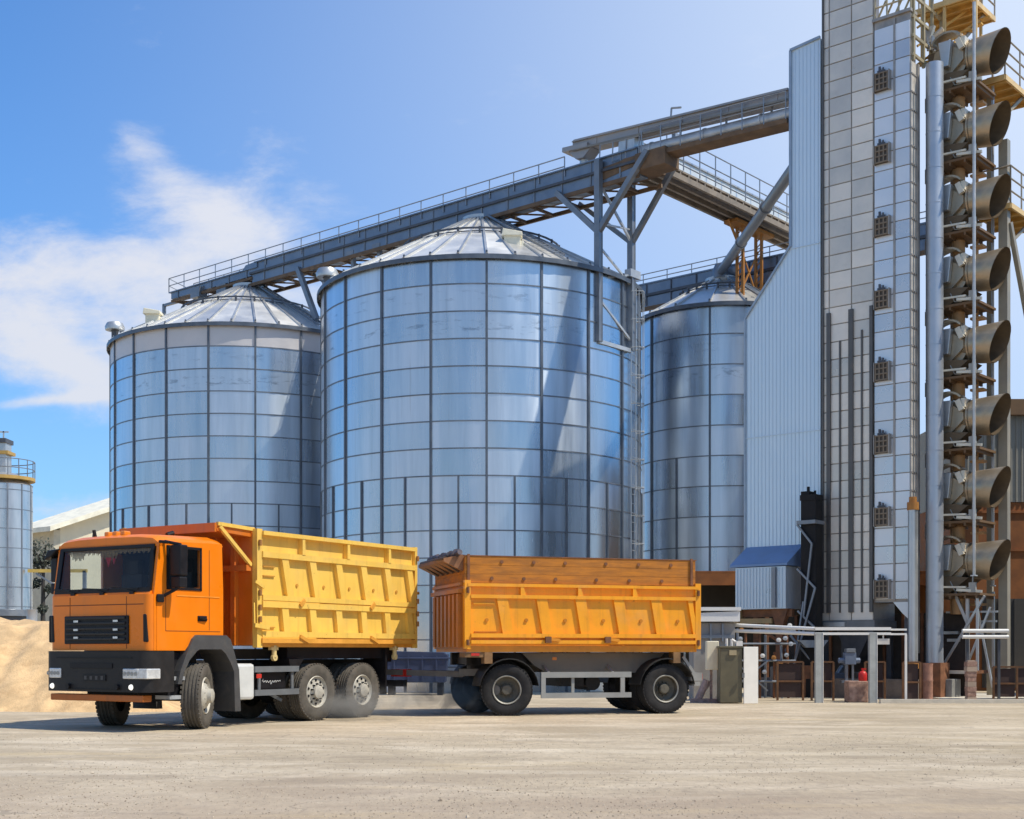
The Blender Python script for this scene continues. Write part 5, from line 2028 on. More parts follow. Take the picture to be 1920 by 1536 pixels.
# ---------------------------------------------------------------- dump truck
def dump_truck():
    ang = math.atan2(0.857, 0.515)
    T = thing("dump_truck", "orange cab dump truck with yellow side boards, towing a trailer", "truck", (-4.98, 21.6, 0), ang)
    T.scale = (1, 0.955, 1)
    W = 2.40
    # ---- cab shell
    cb = MB()
    th = 0.06
    low = [(-1.10, 1.27), (-1.10, 2.16), (0.43, 2.26), (0.43, 1.46), (0.30, 1.50), (-0.22, 1.50), (-0.44, 1.27)]
    pil_f = [(-1.10, 2.16), (-0.80, 2.18), (-0.80, 2.90), (-0.93, 2.98), (-0.985, 2.94)]
    pil_r = [(-0.10, 2.2255), (0.43, 2.26), (0.40, 3.0), (-0.10, 2.96)]
    topb = [(-0.80, 2.90), (-0.10, 2.92), (-0.10, 2.96), (0.40, 3.0), (0.40, 3.02), (-0.93, 2.98)]
    lowfill = [(-0.80, 2.18), (-0.10, 2.2255), (-0.10, 2.28), (-0.80, 2.26)]
    for y0 in (0.0, W - th):
        for poly in (low, pil_f, pil_r, topb, lowfill):
            cb.prism(poly, y0, y0 + th)
    # front lower panel with rounded corners (plan-view arc)
    arc = []
    r_ = 0.13
    for k in range(7):
        a = math.pi / 2 * k / 6
        arc.append((-1.10 - 0.09 + r_ - r_ * math.sin(a), r_ - r_ * math.cos(a)))
    plan = [(x, y) for x, y in arc] + [(x, W - y) for x, y in reversed(arc)]
    plan += [(-1.04, W - 0.0), (-1.04, 0.0)]
    cb.prism(plan, 1.27, 2.15, axis='z')
    # back wall, floor, roof with crown
    cb.box(0.37, 0.43, th, W - th, 1.3, 2.98)
    cb.box(-1.04, 0.40, th, W - th, 1.29, 1.36)
    prof = [(0.0, 2.98), (0.03, 3.04), (0.14, 3.10), (0.5, 3.13), (W / 2, 3.14), (W - 0.5, 3.13), (W - 0.14, 3.10), (W - 0.03, 3.04), (W, 2.98)]
    vs = []
    for x, dz in ((-1.0, -0.07), (-0.90, -0.02), (-0.5, 0.0), (0.2, 0.02), (0.42, -0.02)):
        for y, z in prof:
            vs.append((x, y, z + dz * (1 if z > 2.99 else 0.4)))
    fs = []
    np_ = len(prof)
    for k in range(4):
        for i in range(np_ - 1):
            fs.append((k * np_ + i, k * np_ + i + 1, (k + 1) * np_ + i + 1, (k + 1) * np_ + i))
    fs.append(tuple(range(np_)))
    fs.append(tuple(range(4 * np_, 5 * np_)))
    cb.add(vs, fs)
    # header above the windscreen
    cb.prism([(-1.0, 2.90), (-0.90, 2.90), (-0.88, 3.0), (-0.985, 2.985)], 0.0, W)
    cb.prism([(-1.17, 2.13), (-1.05, 2.13), (-1.05, 2.20), (-1.115, 2.20)], 0.05, W - 0.05)
    cab = cb.build("cab", cab_orange, T, smooth=32)
    # panel gaps and creases on the front and door
    gp = MB()
    gp.box(-1.193, -1.189, 0.52, 0.535, 1.30, 2.12)
    gp.box(-1.193, -1.189, W - 0.535, W - 0.52, 1.30, 2.12)
    gp.box(-1.193, -1.189, 0.14, W - 0.14, 1.985, 2.0)
    gp.build("panel_gap", mat("gap_dark", (0.22, 0.06, 0.01), 0.7), cab)
    q = MB()
    for y in (0.12, W - 0.16):
        q.bar((-1.17, y, 2.06), (-1.17, y + 0.04, 2.06), 0.03, 0.03)
        q.bar((-1.17, y + 0.02, 2.06), (-1.17, y + 0.02, 1.30), 0.012, 0.02)
    q.bar((-1.17, 0.12, 1.30), (-1.17, W - 0.12, 1.30), 0.012, 0.02)
    q.build("hinge_line", mat("gap_dark", (0.22, 0.06, 0.01)), cab)
    # ---- windscreen, black surround, side windows
    ws = MB()
    ws.add([(-1.105, 0.13, 2.21), (-1.105, W - 0.13, 2.21), (-1.0, W - 0.15, 2.90), (-1.0, 0.15, 2.90)], [(0, 1, 2, 3)])
    ws.build("windscreen", GLASS, T)
    sr = MB()
    for (p, q, w_) in (((-1.112, 0.07, 2.21), (-1.112, W - 0.07, 2.21), 0.09), ((-1.005, 0.09, 2.91), (-1.005, W - 0.09, 2.91), 0.05),
                       ((-1.110, 0.10, 2.18), (-1.005, 0.12, 2.92), 0.07), ((-1.110, W - 0.10, 2.18), (-1.005, W - 0.12, 2.92), 0.09)):
        sr.bar(p, q, 0.03, w_, up=(0, 0, 1)) if abs(p[2] - q[2]) < 0.01 else sr.bar(p, q, w_, 0.03, up=(1, 0, 0))
    sr.build("windscreen_seal", plastic_black, T)
    for y0 in (0.02, W - 0.03):
        sw = MB()
        sw.box(-0.80, -0.10, y0, y0 + 0.01, 2.26, 2.92)
        sw.build("side_window", GLASS, T)
    sw = MB()
    for (x0, x1, z0, z1) in ((-0.83, -0.07, 2.23, 2.275), (-0.83, -0.07, 2.885, 2.925), (-0.84, -0.80, 2.23, 2.92), (-0.11, -0.07, 2.23, 2.92)):
        sw.box(x0, x1, -0.012, -0.001, z0, z1)
    sw.build("window_seal", plastic_black, T)
    # interior: seats, wheel, dash, dark lining
    it = MB()
    it.box(-1.0, -0.62, 0.1, W - 0.1, 1.9, 2.12)
    for y in (0.35, 1.55):
        it.box(-0.35, 0.15, y, y + 0.5, 1.6, 1.95)
        it.box(0.05, 0.22, y, y + 0.5, 1.95, 2.55)
        it.box(0.08, 0.20, y + 0.13, y + 0.37, 2.57, 2.78)
    it.box(0.33, 0.368, th, W - th, 1.36, 2.97)
    it.box(-0.95, 0.33, th + 0.01, W - th - 0.01, 2.925, 2.945)
    it.build("interior", seat_m, T)
    it = MB()
    for i in range(24):
        a0, a1 = 2 * math.pi * i / 24, 2 * math.pi * (i + 1) / 24
        f = lambda a: (-0.60 + 0.10 * math.sin(a), 0.62 + 0.23 * math.cos(a), 2.18 + 0.18 * math.sin(a))
        it.tube(f(a0), f(a1), 0.016, 6)
    it.build("steering_wheel", plastic_black, T, smooth=40)
    # fringe and pennant hanging inside the windscreen
    fr = MB()
    n = 60
    for i in range(n):
        y0 = 0.22 + (W - 0.44) * i / n
        y1 = 0.22 + (W - 0.44) * (i + 1) / n
        ph = (i + 0.5) / n
        d = 0.055 + 0.020 * math.sin(i * 1.9)
        if 0.36 < ph < 0.62:
            d += 0.13 * math.sin((ph - 0.36) / 0.26 * math.pi) * (0.75 + 0.25 * math.sin(i * 2.2))
        if 0.80 < ph < 0.95:
            d += 0.08
        fr.add([(-0.965, y0, 2.885), (-0.965, y1, 2.885), (-0.975, y1 - 0.006, 2.875 - d), (-0.975, y0 + 0.006, 2.875 - d)], [(0, 1, 2, 3)], 0)
    fr.add([(-0.978, 1.12, 2.76), (-0.978, 1.26, 2.76), (-0.985, 1.19, 2.60)], [(0, 1, 2)], 1)
    fr.add([(-0.978, 1.02, 2.74), (-0.978, 1.10, 2.74), (-0.985, 1.06, 2.64)], [(0, 1, 2)], 1)
    fr.build("fringe", [fringe_m, red_paint], T, fix=False)
    # wipers
    for y in (0.45, 1.15, 1.85):
        q = MB()
        q.bar((-1.14, y, 2.19), (-1.125, y + 0.28, 2.25), 0.02, 0.02)
        q.bar((-1.135, y - 0.12, 2.235), (-1.125, y + 0.5, 2.26), 0.018, 0.025)
        q.box(-1.17, -1.12, y - 0.04, y + 0.04, 2.15, 2.20)
        q.build("wiper", plastic_black, T)
    # grille with slats and small bright badges
    gr = MB()
    gr.box(-1.22, -1.188, 0.46, 1.98, 1.375, 1.82)
    for k in range(5):
        z = 1.43 + k * 0.083
        gr.box(-1.245, -1.221, 0.52, 1.92, z, z + 0.045, 1)
    gl = gr.build("grille", [plastic_black, mat("slat_black", (0.03, 0.028, 0.028), 0.35)], T, bevel=0.012)
    for y in (0.72, 1.66):
        for z in (1.475, 1.60, 1.735):
            q = MB()
            q.box(-1.258, -1.246, y - 0.05, y + 0.05, z - 0.016, z + 0.016)
            q.build("bright_clip", lamp_clear, gl)
    # side vents at cab corners
    for y, s_ in ((0.10, -1), (W - 0.10, 1)):
        q = MB()
        q.prism([(y - 0.05, 1.40), (y + 0.045, 1.40), (y + 0.05, 1.84), (y - 0.02, 1.84)], -1.20, -1.02, axis='x')
        if s_ > 0:
            q.box(-1.17, -1.03, W - 0.02, W + 0.035, 1.40, 1.84)
        q.build("corner_vent", plastic_black, T, bevel=0.02)
    # bumper
    bm_ = MB()
    r_ = 0.2
    arc = []
    for k in range(7):
        a = math.pi / 2 * k / 6
        arc.append((-1.28 + r_ - r_ * math.sin(a), r_ - r_ * math.cos(a) - 0.03))
    plan = arc + [(x, W - y) for x, y in reversed(arc)]
    plan += [(-0.70, W + 0.03), (-0.70, -0.03)]
    bm_.prism(plan, 0.62, 1.262, axis='z')
    bm_.box(-1.295, -1.281, 0.75, 1.75, 0.99, 1.07, 1)
    bm_.box(-1.297, -1.281, 0.9, 1.42, 0.79, 0.89, 1)
    bm_.box(-1.292, -1.281, 0.30, W - 0.30, 1.15, 1.165, 1)
    for yy in (0.95, 1.08, 1.21, 1.34):
        bm_.box(-1.300, -1.2975, yy, yy + 0.06, 0.81, 0.87, 2)
    for yy in (0.62, 1.78):
        bm_.tube((-1.33, yy, 0.70), (-1.27, yy, 0.70), 0.045, 12, 1)
    bm_.box(-1.294, -1.281, 0.55, W - 0.55, 0.655, 0.665, 1)
    bm_.build("bumper", [mat("bumper_black", (0.024, 0.022, 0.022), 0.45, 0, 0.15, 4.0, dirt=0.25, dirt_col=(0.06, 0.05, 0.045)), plastic_black, mat('plate_mark', (0.055, 0.05, 0.05), 0.5)], T, smooth=30)
    q = MB()
    q.box(-1.24, -1.05, 0.1, W - 0.1, 0.47, 0.575)
    q.build("lower_lip", mat("lip_orange", (0.46, 0.12, 0.01), 0.5, 0, 0.1, 3.0, dirt=0.4, dirt_col=(0.12, 0.05, 0.02)), T, bevel=0.015)
    for y0, y1, ya in ((0.02, 0.50, 1), (W - 0.42, W - 0.02, -1)):
        q = MB()
        q.box(-1.30, -1.13, y0 + 0.12 if ya > 0 else y0, y1 if ya > 0 else y1 - 0.12, 0.83, 0.99)
        if ya > 0:
            q.prism([(-1.29, 0.83), (-1.29, 0.99), (-1.0, 0.99), (-1.0, 0.83)], -0.045, 0.16)
        for k in range(4):
            yy = (y0 + 0.17 + k * 0.085) if ya > 0 else (y0 + 0.05 + k * 0.08)
            q.lathe([(0.005, -0.01), (0.032, -0.012)], 12, (-1.301, yy, 0.91), 'x', 1)
        q.build("headlight", [lamp_clear, rim_ring], T, bevel=0.015)
    for y in (0.32, W - 0.2):
        q = MB()
        q.lathe([(0.002, -0.03), (0.035, -0.02), (0.045, 0.0), (0.052, 0.02)], 16, (-1.285, y, 0.70), 'x')
        q.build("fog_light", LIT, T, smooth=40)
    # steps between bumper and front wheel
    q = MB()
    q.box(-0.72, -0.42, 0.02, 0.35, 0.80, 0.86)
    q.box(-0.75, -0.40, 0.02, 0.35, 0.50, 0.56)
    q.box(-0.72, -0.46, 0.10, 0.35, 0.50, 1.24, 1)
    q.build("step", [guard_steel, plastic_black], T)
    # door seams, handle
    ds = MB()
    ds.box(-0.86, -0.85, -0.004, 0.002, 1.58, 2.22)
    ds.box(0.10, 0.11, -0.004, 0.002, 1.60, 2.9)
    ds.box(-0.86, 0.36, -0.004, 0.002, 1.575, 1.585)
    ds.build("door_seam", mat("gap_dark", (0.22, 0.06, 0.01)), cab)
    ds = MB()
    ds.box(-0.62, 0.34, -0.008, 0.003, 2.13, 2.15)
    ds.build("belt_crease", mat("crease_light", (0.85, 0.30, 0.04), 0.3), cab)
    q = MB()
    q.box(-0.16, 0.04, -0.02, 0.002, 1.74, 1.83)
    q.bar((-0.15, -0.035, 1.80), (0.02, -0.035, 1.77), 0.03, 0.035)
    q.build("door_handle", plastic_black, cab, bevel=0.008)
    # mirrors
    for near in (1, 0):
        q = MB()
        if near:
            y0 = -0.34
            q.bar((-0.92, -0.01, 2.12), (-0.80, -0.26, 2.26), 0.05, 0.05)
            q.bar((-0.90, -0.01, 2.98), (-0.78, -0.28, 2.92), 0.05, 0.05)
            q.box(-0.86, -0.70, y0, y0 + 0.24, 2.44, 2.92)
            q.box(-0.86, -0.70, y0 + 0.01, y0 + 0.22, 2.25, 2.42)
            q.box(-1.06, -0.92, -0.05, 0.0, 2.02, 2.15)
            q.bar((-1.0, 0.0, 2.97), (-0.95, -0.18, 2.95), 0.04, 0.05)
        else:
            y0 = W + 0.04
            q.box(-1.0, -0.84, y0, y0 + 0.16, 2.40, 2.80)
            q.box(-1.0, -0.84, y0, y0 + 0.16, 2.20, 2.38)
            q.bar((-0.95, W - 0.02, 2.9), (-0.95, y0 + 0.26, 2.84), 0.05, 0.06)
            q.prism([(W - 0.05, 2.94), (W + 0.22, 2.92), (W + 0.32, 2.76), (W + 0.12, 2.82)], -1.05, -0.85, axis='x')
            q.bar((-0.95, W - 0.02, 2.15), (-0.92, y0 + 0.1, 2.25), 0.04, 0.04)
        q.build("mirror", plastic_black, T, bevel=0.03)
    # roof marker lamps
    for y in (0.95, 1.14, 1.33):
        q = MB()
        q.box(-0.86, -0.72, y, y + 0.11, 3.11, 3.19)
        q.build("marker_lamp", lamp_amber, T, bevel=0.02)
    q = MB()
    q.tube((-0.6, 1.95, 3.12), (-0.62, 1.97, 3.26), 0.03, 8)
    q.tube((-0.6, 2.0, 3.12), (-0.56, 2.03, 3.24), 0.025, 8)
    q.build("roof_aerial", plastic_black, T, smooth=40)
    q = MB()
    q.tube((-0.5, 0.35, 3.12), (-0.38, 0.33, 3.16), 0.04, 8)
    q.build("air_horn", plastic_black, T, smooth=40)
    # ---- wheel arch
    fm = MB()
    outer = [(-0.64, 0.74), (-0.58, 0.95), (-0.46, 1.20), (-0.30, 1.46), (-0.22, 1.52), (0.46, 1.52), (0.56, 1.45), (0.66, 1.20), (0.76, 0.95), (0.80, 0.26)]
    inner = [(-0.56, 0.74), (-0.50, 0.93), (-0.38, 1.12), (-0.22, 1.26), (-0.16, 1.29), (0.34, 1.29), (0.44, 1.22), (0.55, 1.08), (0.64, 0.92), (0.66, 0.26)]
    for k in range(len(outer) - 1):
        fm.prism([outer[k], outer[k + 1], inner[k + 1], inner[k]], -0.05, 0.55)
    fm.build("mudguard", plastic_grey, T)
    fm = MB()
    for k in range(len(outer) - 1):
        fm.prism([outer[k], outer[k + 1], inner[k + 1], inner[k]], W - 0.55, W + 0.05)
    fm.build("mudguard", plastic_grey, T)
    # ---- chassis
    ch = MB()
    for y in (0.75, 1.55):
        ch.box(-1.0, 5.95, y, y + 0.1, 0.82, 1.10)
    for x in (-0.5, 0.6, 1.6, 2.4, 3.6, 4.9, 5.8):
        ch.box(x, x + 0.12, 0.85, 1.55, 0.84, 1.06)
    ch.box(1.2, 5.7, 0.55, 1.85, 1.12, 1.30)
    ch.box(-0.9, 0.4, 0.6, 1.8, 0.55, 1.28)
    ch.tube((0.0, 0.3, 0.52), (0.0, 2.1, 0.52), 0.08, 10)
    for x in (2.928, 4.30):
        ch.tube((x, 0.2, 0.52), (x, 2.2, 0.52), 0.11, 10)
        ch.lathe([(0.05, -0.2), (0.25, -0.12), (0.25, 0.12), (0.05, 0.2)], 16, (x, 1.2, 0.54), 'y')
    ch.tube((0.7, 1.2, 0.62), (4.2, 1.2, 0.56), 0.07, 10)
    ch.box(1.25, 2.25, 1.75, 2.30, 0.55, 1.02)
    ch.box(1.95, 2.35, 0.4, 0.8, 0.60, 0.95)
    ch.build("chassis", chassis_m, T)
    q = MB()
    q.box(2.2, 5.4, 0.15, 0.75, 1.12, 1.34)
    q.box(4.98, 5.02, 0.05, 0.62, 0.42, 1.30)
    q.box(5.02, 5.5, 0.3, 0.6, 1.05, 1.32)
    q.prism([(2.1, 1.12), (2.5, 1.12), (2.35, 0.95), (2.15, 0.9)], 0.02, 0.5)
    q.build("rear_mudguard", plastic_black, T)
    # fuel tank / white box, side guard, battery box
    q = MB()
    q.box(0.80, 1.22, 0.02, 0.46, 0.44, 1.05)
    q.box(0.66, 0.80, 0.04, 0.46, 0.44, 1.05, 1)
    q.build("fuel_tank", [tank_white, plastic_grey], T, bevel=0.05)
    q = MB()
    q.box(1.22, 2.36, 0.01, 0.05, 0.90, 1.0)
    q.box(1.22, 2.36, 0.01, 0.05, 0.50, 0.60)
    for x in (1.34, 2.2):
        q.box(x, x + 0.06, 0.052, 0.08, 0.52, 1.0)
    q.bar((2.0, 0.1, 0.40), (1.8, 0.4, 0.58), 0.05)
    q.build("side_guard", mat("guard_grey", (0.15, 0.16, 0.17), 0.5, 0.1), T)
    q = MB()
    q.box(1.42, 2.12, 0.12, 0.6, 0.60, 0.89)
    bb = q.build("battery_box", plastic_black, T, bevel=0.015)
    q = MB()
    rr = random.Random(12)
    px_ = 1.50
    pts = []
    for k in range(26):
        pts.append((px_ + k * 0.019 + rr.uniform(-0.008, 0.008), 0.112, 0.735 + (0.05 if k in (1, 12) else 0.02) * math.sin(k * 1.9 + rr.uniform(-0.7, 0.7))))
    for a, b in zip(pts[:-1], pts[1:]):
        q.bar(a, b, 0.007, 0.007)
    q.build("script_mark", lamp_clear, bb)
    q = MB()
    q.box(1.24, 1.36, -0.006, 0.009, 0.80, 0.87)
    q.build("reflector", lamp_red, T)
    # ---- wheels: steered front pair, two rear axles with doubled tyres
    make_wheel(T, 0.02, 0.18, 0.535, 0.32, 'front', R(31))
    make_wheel(T, 0.02, W - 0.18, 0.535, 0.32, 'front', R(31), flip=True)
    for x in (2.93, 4.28):
        make_wheel(T, x, 0.20, 0.52, 0.30, 'rear', dual=True)
        make_wheel(T, x, W - 0.20, 0.52, 0.30, 'rear', flip=True, dual=True)

    # ---- tipper body
    x0, x1 = 1.18, 5.90
    zb, zt = 1.42, 3.31

    def board(z0, z1, name, y):
        s_ = -1 if y < 1 else 1
        q = MB()
        yf = y                                   # outer face of the sheet
        q.box(x0 + 0.12, x1 - 0.10, yf, yf - s_ * 0.05, z0, z1)
        upper = z1 > 2.5

        def proud(a, b, c, d, e=0.10, m=0):
            q.box(a, b, yf + s_ * 0.002, yf + s_ * e, c, d, m)
        if upper:
            proud(x0 + 0.12, x1 - 0.10, z1 - 0.07, z1, 0.12)
            proud(x0 + 0.12, x1 - 0.10, 2.86, 2.96, 0.10)
            proud(x0 + 0.12, x1 - 0.10, z0, z0 + 0.09, 0.10)
            zr0, zr1 = z0 + 0.09, 2.86
            for k in range(3):
                xx = 2.32 + k * 1.28
                q.prism([(xx, 2.96), (xx + 0.09, 2.96), (xx + 0.07, 3.24), (xx, 3.24)], yf + s_ * 0.002, yf + s_ * 0.11)
        else:
            proud(x0 + 0.12, x1 - 0.10, z1 - 0.10, z1, 0.10)
            proud(x0 + 0.12, x1 - 0.10, z0, z0 + 0.10, 0.09)
            zr0, zr1 = z0 + 0.10, z1 - 0.10
        for i in range(6):
            xr = 1.80 + 0.745 * i
            sl = 0.15 if upper else 0.06
            wr = 0.17
            q.prism([(xr, zr1), (xr + wr, zr1), (xr + wr + sl, zr0), (xr + sl, zr0)], yf + s_ * 0.002, yf + s_ * 0.085)
            # small dimple studs on the plates
            if upper:
                q.tube((xr + 0.48, yf, 2.42), (xr + 0.48, yf + s_ * 0.02, 2.42), 0.03, 8, 1)
        if upper:
            for zz_ in (2.70, 2.54):
                proud(x0 + 0.2, x0 + 0.50, zz_, zz_ + 0.02, 0.03, 1)
        else:
            proud(x0 + 0.2, x0 + 0.50, 1.66, 1.68, 0.03, 1)
        return q.build(name, [body_yellow, mat("yellow_shade", (0.55, 0.27, 0.04), 0.6)], T)

    board(2.13, zt, "upper_board", 0.0)
    board(1.50, 2.11, "lower_board", 0.0)
    board(2.13, zt, "upper_board", W)
    board(1.50, 2.11, "lower_board", W)
    q = MB()
    q.box(x0, x1, 0.03, W - 0.03, 1.36, 1.48)
    q.bar((x0 + 0.1, -0.06, 1.44), (x1 - 0.1, -0.06, 1.44), 0.09, 0.08)
    q.box(x0 + 0.1, x1 - 0.1, 0.0, 0.1, 1.33, 1.40)
    for x in (2.25, 4.3):
        q.bar((x, -0.11, 1.52), (x + 0.25, -0.11, 1.42), 0.05, 0.06)
        q.bar((x, -0.11, 2.06), (x + 0.12, -0.11, 2.16), 0.05, 0.07)
    q.build("floor_frame", mat("sill_orange", (0.74, 0.34, 0.05), 0.5, 0, 0.1, 3.0, dirt=0.25, dirt_col=(0.4, 0.18, 0.03)), T)
    for x, nm in ((x0, "front_post"), (x1 - 0.09, "rear_post")):
        for y in (-0.07, W - 0.04):
            q = MB()
            q.box(x, x + (0.13 if nm == "front_post" else 0.08), y, y + 0.11, 1.32, zt + (0.03 if nm == "front_post" else 0.02))
            for z in (1.75, 1.95, 2.2, 3.05):
                q.tube((x + 0.05, y - 0.03, z), (x + 0.05, y - 0.03, z + 0.10), 0.03, 8, 1)
            q.build(nm, [body_yellow, mat("hinge_brown", (0.35, 0.16, 0.04), 0.6)], T)
    # front wall and cab visor
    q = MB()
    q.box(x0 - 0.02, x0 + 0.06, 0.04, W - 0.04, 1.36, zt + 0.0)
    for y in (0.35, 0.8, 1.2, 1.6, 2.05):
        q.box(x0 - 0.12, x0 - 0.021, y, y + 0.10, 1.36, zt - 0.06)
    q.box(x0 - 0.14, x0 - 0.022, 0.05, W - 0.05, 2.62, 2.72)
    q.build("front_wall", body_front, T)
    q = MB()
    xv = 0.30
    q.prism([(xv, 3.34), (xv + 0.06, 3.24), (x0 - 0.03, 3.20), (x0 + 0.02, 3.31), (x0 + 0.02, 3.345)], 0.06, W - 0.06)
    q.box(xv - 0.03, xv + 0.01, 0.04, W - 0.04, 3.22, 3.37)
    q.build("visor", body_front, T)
    for y in (0.06, W - 0.06):
        q = MB()
        q.bar((xv + 0.05, y, 3.36), (x0 + 0.05, y, 3.33), 0.06, 0.06)
        q.bar((xv + 0.10, y, 3.32), (x0 - 0.02, y, 2.72), 0.06, 0.06)
        q.build("visor_strut", body_yellow, T)
    q = MB()
    q.box(x1 - 0.07, x1 - 0.01, 0.05, W - 0.05, 1.42, zt - 0.02)
    for k in range(4):
        q.box(x1 - 0.009, x1 + 0.06, 0.3 + k * 0.55, 0.42 + k * 0.55, 1.5, zt - 0.1)
    q.build("tailgate", body_yellow, T)
    # latch lever at the front post, ram pivots under the sill
    q = MB()
    q.bar((x0 - 0.10, -0.10, 1.70), (x0 + 0.22, -0.14, 1.66), 0.05, 0.07)
    q.bar((x0 - 0.09, -0.09, 1.68), (x0 - 0.05, -0.04, 2.08), 0.025, 0.025)
    q.build("latch", body_yellow, T)
    q = MB()
    q.bar((x0 - 0.05, -0.08, 2.44), (x0 + 0.15, -0.10, 2.34), 0.03, 0.05)
    q.build("latch", body_yellow, T)
    for x in (1.72, 5.25):
        q = MB()
        q.tube((x, 0.03, 1.15), (x, 0.03, 1.36), 0.045, 10)
        q.box(x - 0.10, x + 0.08, 0.0, 0.08, 1.28, 1.35)
        q.lathe([(0.01, -0.03), (0.06, -0.03), (0.06, 0.03), (0.01, 0.03)], 12, (x, 0.03, 1.15), 'y')
        q.build("hook", mat("hook_cream", (0.66, 0.50, 0.22), 0.5), T, smooth=40)
    # tow coupling at the back
    q = MB()
    q.box(5.9, 6.15, 0.95, 1.45, 0.75, 0.95)
    q.tube((6.15, 1.2, 0.85), (6.35, 1.2, 0.85), 0.06, 10)
    q.box(5.75, 5.90, 0.2, 2.2, 0.55, 0.68)
    q.build("tow_coupling", chassis_m, T)
    q = MB()
    q.box(5.75, 5.95, 0.12, 0.5, 0.75, 0.90)
    q.build("tail_lamp", lamp_red, T)
    return T


dump_truck()


# ---------------------------------------------------------------- dump trailer
def dump_trailer():
    ang = math.atan2(0.298, 0.954)
    T = thing("dump_trailer", "two axle dump trailer, orange sides with brown extension boards and dark wheels", "trailer", (-0.918, 25.5, 0), ang)
    L, W = 4.94, 2.35
    # ---- orange side boards
    for y, s_ in ((0.0, -1), (W, 1)):
        q = MB()
        q.box(0.06, L - 0.05, y, y - s_ * 0.05, 1.38, 2.56)

        def proud(a, b, c, d, e=0.09, m=0):
            q.box(a, b, y + s_ * 0.002, y + s_ * e, c, d, m)
        proud(0.06, L - 0.05, 2.50, 2.56, 0.07)
        proud(0.12, L - 0.12, 2.275, 2.345, 0.075)
        proud(0.12, L - 0.12, 1.52, 1.60, 0.09)
        proud(0.12, L - 0.12, 1.40, 1.47, 0.09)
        for i in range(6):
            xr = 0.64 + 0.803 * i
            wr = 0.22 if i < 5 else 0.10
            q.prism([(xr, 2.275), (xr + wr, 2.275), (min(xr + wr + 0.12, L - 0.06), 1.60), (xr + 0.12, 1.60)], y + s_ * 0.002, y + s_ * 0.055)
        for i in range(6):
            q.tube((0.45 + 0.80 * i, y, 1.86), (0.45 + 0.80 * i, y + s_ * 0.025, 1.86), 0.035, 10, 1)
        proud(0.18, 0.60, 2.16, 2.19, 0.035)
        proud(0.20, 0.66, 1.62, 1.64, 0.03, 1)
        for xx in (1.12, 2.30, 3.46):
            q.prism([(xx, 2.345), (xx + 0.11, 2.345), (xx + 0.06, 2.50), (xx, 2.50)], y + s_ * 0.002, y + s_ * 0.065)
        q.build("side_board", [trail_orange, mat("trailer_shade", (0.52, 0.19, 0.01), 0.6)], T)
        for x in (0.0, L - 0.12):
            p_ = MB()
            p_.box(x, x + 0.12, y - 0.06, y + 0.06, 1.30, 2.62)
            for z in (1.42, 2.42):
                p_.tube((x + 0.06, y + s_ * 0.075, z - 0.05), (x + 0.06, y + s_ * 0.075, z + 0.06), 0.03, 8, 1)
            p_.build("corner_post", [trail_orange, brown_rust], T)
    q = MB()
    for x in (1.62, 2.86):
        q.bar((x, -0.12, 1.50), (x + 0.28, -0.12, 1.47), 0.05, 0.06)
        q.box(x - 0.02, x + 0.10, -0.15, -0.10, 1.42, 1.54, 1)
    q.box(0.05, L - 0.08, -0.02, W + 0.02, 1.24, 1.37)
    q.build("floor_frame", [mat("trailer_sill", (0.68, 0.25, 0.012), 0.5, 0, 0.12, 3.0, dirt=0.3, dirt_col=(0.3, 0.12, 0.02)), brown_rust], T)
    # ---- front wall with vertical corrugations, and back wall
    q = MB()
    q.box(0.0, 0.05, 0.07, W - 0.07, 1.30, 2.58)
    for k in range(7):
        yy = 0.18 + k * 0.31
        q.box(-0.07, -0.001, yy, yy + 0.15, 1.34, 2.36)
    q.box(-0.09, -0.002, 0.07, W - 0.07, 2.38, 2.46)
    q.box(-0.06, -0.002, 0.07, W - 0.07, 2.52, 2.58)
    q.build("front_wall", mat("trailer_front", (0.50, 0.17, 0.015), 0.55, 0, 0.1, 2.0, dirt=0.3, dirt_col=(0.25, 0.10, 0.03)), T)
    q = MB()
    q.box(L - 0.05, L, 0.07, W - 0.07, 1.30, 2.58)
    for k in range(5):
        q.box(L + 0.001, L + 0.07, 0.2 + k * 0.45, 0.32 + k * 0.45, 1.34, 2.5)
    q.build("tailgate", trail_orange, T)
    # ---- extension boards
    for y, s_ in ((0.02, -1), (W - 0.02, 1)):
        q = MB()
        for k, (z0, z1) in enumerate(((2.575, 2.74), (2.745, 2.91), (2.915, 3.08))):
            q.box(0.02, L - 0.10, y - 0.025, y + 0.025 + 0.004 * k, z0, z1)
        for xx in (0.55, 1.2, 1.85, 2.7, 3.4, 4.1):
            for z in (2.66, 2.98):
                q.tube((xx + 0.2 * (z > 2.8), y, z), (xx + 0.2 * (z > 2.8), y + s_ * 0.045, z), 0.035, 8, 1)
        q.box(0.0, L - 0.08, y - 0.035, y + 0.035, 3.081, 3.10, 1)
        for x in (L - 0.22,):
            q.box(x, x + 0.05, y + s_ * 0.026, y + s_ * 0.06, 2.58, 3.12, 1)
        q.box(0.06, 0.11, y + s_ * 0.026, y + s_ * 0.05, 2.58, 3.12, 1)
        q.build("extension_board", [board_brown, brown_rust], T)
    for x in (0.03, L - 0.13):
        q = MB()
        for z0, z1 in ((2.585, 2.74), (2.745, 2.91), (2.915, 3.06)):
            q.box(x, x + 0.05, 0.05, W - 0.05, z0, z1)
        q.build("end_board", board_brown, T)
    # load cover: rolled tarp lip at the front
    q = MB()
    q.prism([(-0.36, 2.98), (-0.36, 3.04), (0.0, 3.12), (0.12, 3.10), (0.02, 2.80)], 0.15, W - 0.1)
